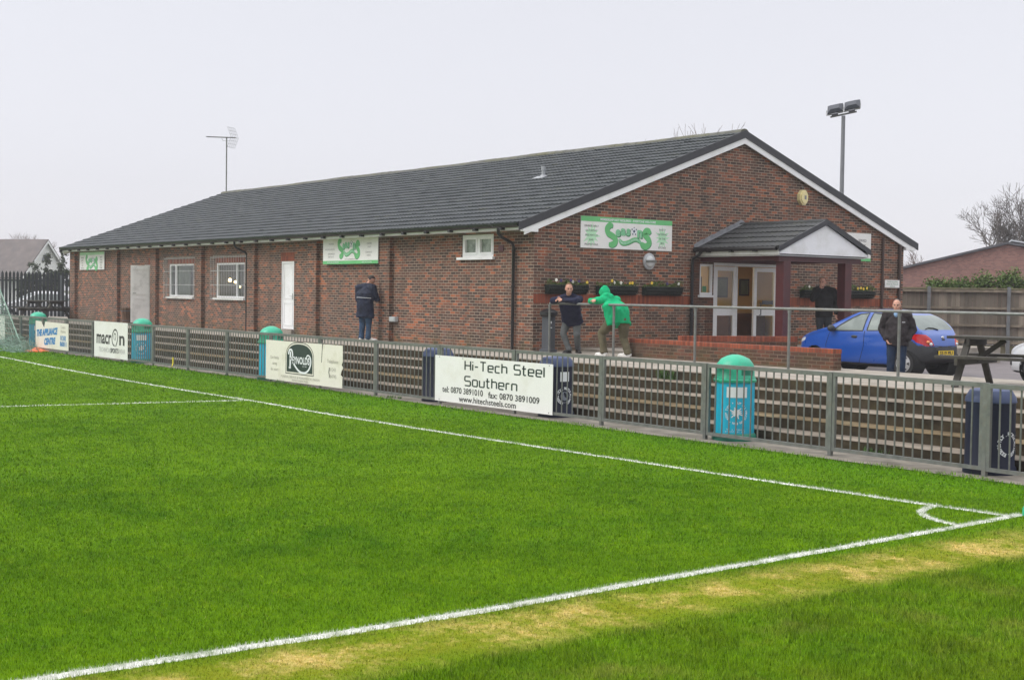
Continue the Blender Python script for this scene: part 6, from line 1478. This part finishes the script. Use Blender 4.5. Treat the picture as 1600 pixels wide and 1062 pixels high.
# house
HO=Vector((CAM.x,CAM.y,0))+Vector((-.9525,.3045,0)).normalized()*152
vd=Vector((-.954,.300,0)).normalized(); rr_=Vector((.300,.954,0)).normalized()
t=thing('white_house','white rendered house with a brown grey roof and an arched gable window','house',tuple(HO))
gd=(rr_*.62+vd*.785).normalized(); rd_=(vd*.62-rr_*.785).normalized()     # across the gable; along the ridge, away to the left
MG=frameM(tuple(HO),gd,(0,0,1)); MG=MG if MG.col[2].xyz.dot(vd)<0 else frameM(tuple(HO),-gd,(0,0,1))
hw=3.0; he,hr=4.35,7.15; HL=18
mb=MB(); mb.prism([(-hw,0),(hw,0),(hw,he-.15),(0,hr-.2),(-hw,he-.15)],MG@Matrix.Translation((0,0,-HL)),HL); mb.build('wall',plain('white render',(.74,.74,.72),.8,.05,2),t,world=True)
M_rt=plain('brown grey roof tiles',(.115,.095,.088),.8,.2,1.2,bump=.4,dirt=(.08,.075,.08),dscale=.7)
for s_ in(-1,1):
    ez=he-.5 if s_>0 else he-1.3; ex=hw+.35 if s_>0 else hw+1.25
    mb=MB(); q=[(0,hr-.14),(s_*ex,ez-.14),(s_*ex,ez),(0,hr)]; mb.prism(q if s_>0 else q[::-1],MG@Matrix.Translation((0,0,-HL)),HL+.35); mb.build('roof',M_rt,t,world=True)
    mb=MB(); q=[(0,hr-.42),(s_*ex,ez-.42),(s_*ex,ez-.14),(0,hr-.14)]; mb.prism(q if s_>0 else q[::-1],MG@Matrix.Translation((0,0,.30)),.06); mb.build('bargeboard',M_upvc,t,world=True)
mb=MB(); mb.prism([(.66*math.cos(a),4.75+.85*math.sin(a)) for a in [math.pi*k/12 for k in range(13)]],MG,.04); wv=mb.build('window',plain('dark arched pane',(.10,.11,.12),.3,.2,3,bump=0),t,world=True)
mb=MB(); stroke(mb,[(-.72*math.cos(a),4.70+.95*math.sin(a)) for a in [math.pi*k/12 for k in range(13)]]+[(-.72,4.70)],MG,.12,.05); mb.build('frame',M_upvcd,wv,world=True)
mb=MB(); mb.prism([(-1.0,1.5),(.9,1.5),(.9,3.0),(-1.0,3.0)],MG,.04); mb.build('window',plain('dark arched pane',(.1,.11,.12)),t,world=True)
for k,(x,y,h,w_,lab) in enumerate(((-58.6,6.9,3.0,1.1,'grey leafless shrub in front of the white house, left'),(-58.2,8.2,3.6,.9,'tall grey green shrub in front of the white house gable'),(-58.0,10.0,2.1,.8,'dark shrub right of the white house wall'))):
    leaf_mass('shrub',lab,'shrub',(x,y,.3),[((0,0,h*.45),(w_*.6,w_*.6,h*.55)),((.3,.5,h*.65),(w_*.5,w_*.5,h*.35))],3600,.085,M_leafd,60+k,group='shrubs in front of the white house')
leaf_mass('evergreen_tree','dark evergreen tree between the white house and the clubhouse','tree',(-66,12.6,.2),[((0,0,2.2),(.9,.9,1.6)),((.2,.3,3.3),(.6,.6,1.0))],2600,.07,plain('dark evergreen',(.02,.045,.03),.7,.3,5,bump=0),77)
# far hedge line so the ground does not end in bare horizon
leaf_mass('far_hedge','low dark hedge beyond the left car park','hedge',(-75,-6,0),[((0,y,1.0),(1.2,3.0,1.1)) for y in(-12,-6,0,6)],4200,.16,M_leafd,80)
# spare goal with its net, standing between touchline and barrier
t=thing('spare_goal','white spare goal with a sagging green grey net at the left edge','goal',(-22.2,-5.3,0))
M_net=plain('faded green net cord',(.20,.30,.24),.8,.15,4,bump=0)
mb=MB(); gx=-24.6
mb.tube([(gx,-8.2,0),(gx,-8.2,2.44),(gx,-5.0,2.44),(gx,-5.0,0)],.055,10); mb.build('frame',M_upvc,t,'auto',world=True)
def netpatch(P00,P10,P11,P01,nu,nv,sag,rad=.006,seed=0,jag=.03):
    mb=MB(); rd=random.Random(seed); G=[]
    for i in range(nu+1):
        row=[]
        for j in range(nv+1):
            u,v_=i/nu,j/nv; p=(Vector(P00)*(1-u)+Vector(P10)*u)*(1-v_)+(Vector(P01)*(1-u)+Vector(P11)*u)*v_
            p=p+Vector((rd.gauss(0,jag),rd.gauss(0,jag),rd.gauss(0,jag)-sag*math.sin(math.pi*u)*math.sin(math.pi*v_))); p.z=max(p.z,.02); row.append(p)
        G.append(row)
    for i in range(nu+1): mb.tube(G[i],rad,3,cap=False)
    for j in range(nv+1): mb.tube([G[i][j] for i in range(nu+1)],rad,3,cap=False)
    return mb
# side net from the near post sloping back to the ground, and the heap of slack net at its foot
mb=netpatch((gx,-5.0,2.40),(gx+.05,-5.0,.03),(-20.3,-4.95,.03),(-23.2,-5.0,2.40),26,24,.0,.005,1,.012); 
mb2=netpatch((-23.2,-4.98,2.40),(-20.3,-4.90,.03),(-20.3,-8.2,.03),(-23.2,-8.2,2.40),22,22,.25,.005,2,.02)
mb.add(mb2.v,mb2.f); mb3=netpatch((-21.4,-4.75,.50),(-19.4,-4.75,.10),(-19.0,-5.6,.02),(-21.8,-5.6,.25),22,16,.0,.006,3,.07); mb.add(mb3.v,mb3.f)
mb.build('net',M_net,t,world=True)
mb=MB(); mb.tube([(-23.2,-5.0,2.44),(gx,-5.0,2.44)],.03,8); mb.tube([(-23.2,-5.0,2.44),(-20.3,-4.93,.03)],.022,8); mb.tube([(-23.2,-8.2,2.44),(gx,-8.2,2.44)],.03,8); mb.tube([(-23.2,-8.2,2.44),(-20.3,-8.2,.03),(-20.3,-4.93,.03)],.02,8); mb.build('net_support',M_net,t,world=True)
# ---- damp air
hz=bpy.data.materials.new('damp air'); hz.use_nodes=True; n_=hz.node_tree; n_.nodes.clear(); o_=n_.nodes.new('ShaderNodeOutputMaterial'); v_=n_.nodes.new('ShaderNodeVolumePrincipled')
v_.inputs['Color'].default_value=(.90,.90,.93,1); v_.inputs['Density'].default_value=.0009; n_.links.new(v_.outputs[0],o_.inputs['Volume'])
mb=MB(); mb.box(-170,60,-60,90,-1.1,17); struct(mb.build('haze',hz),'stuff')
bpy.data.scenes.remove(WS)
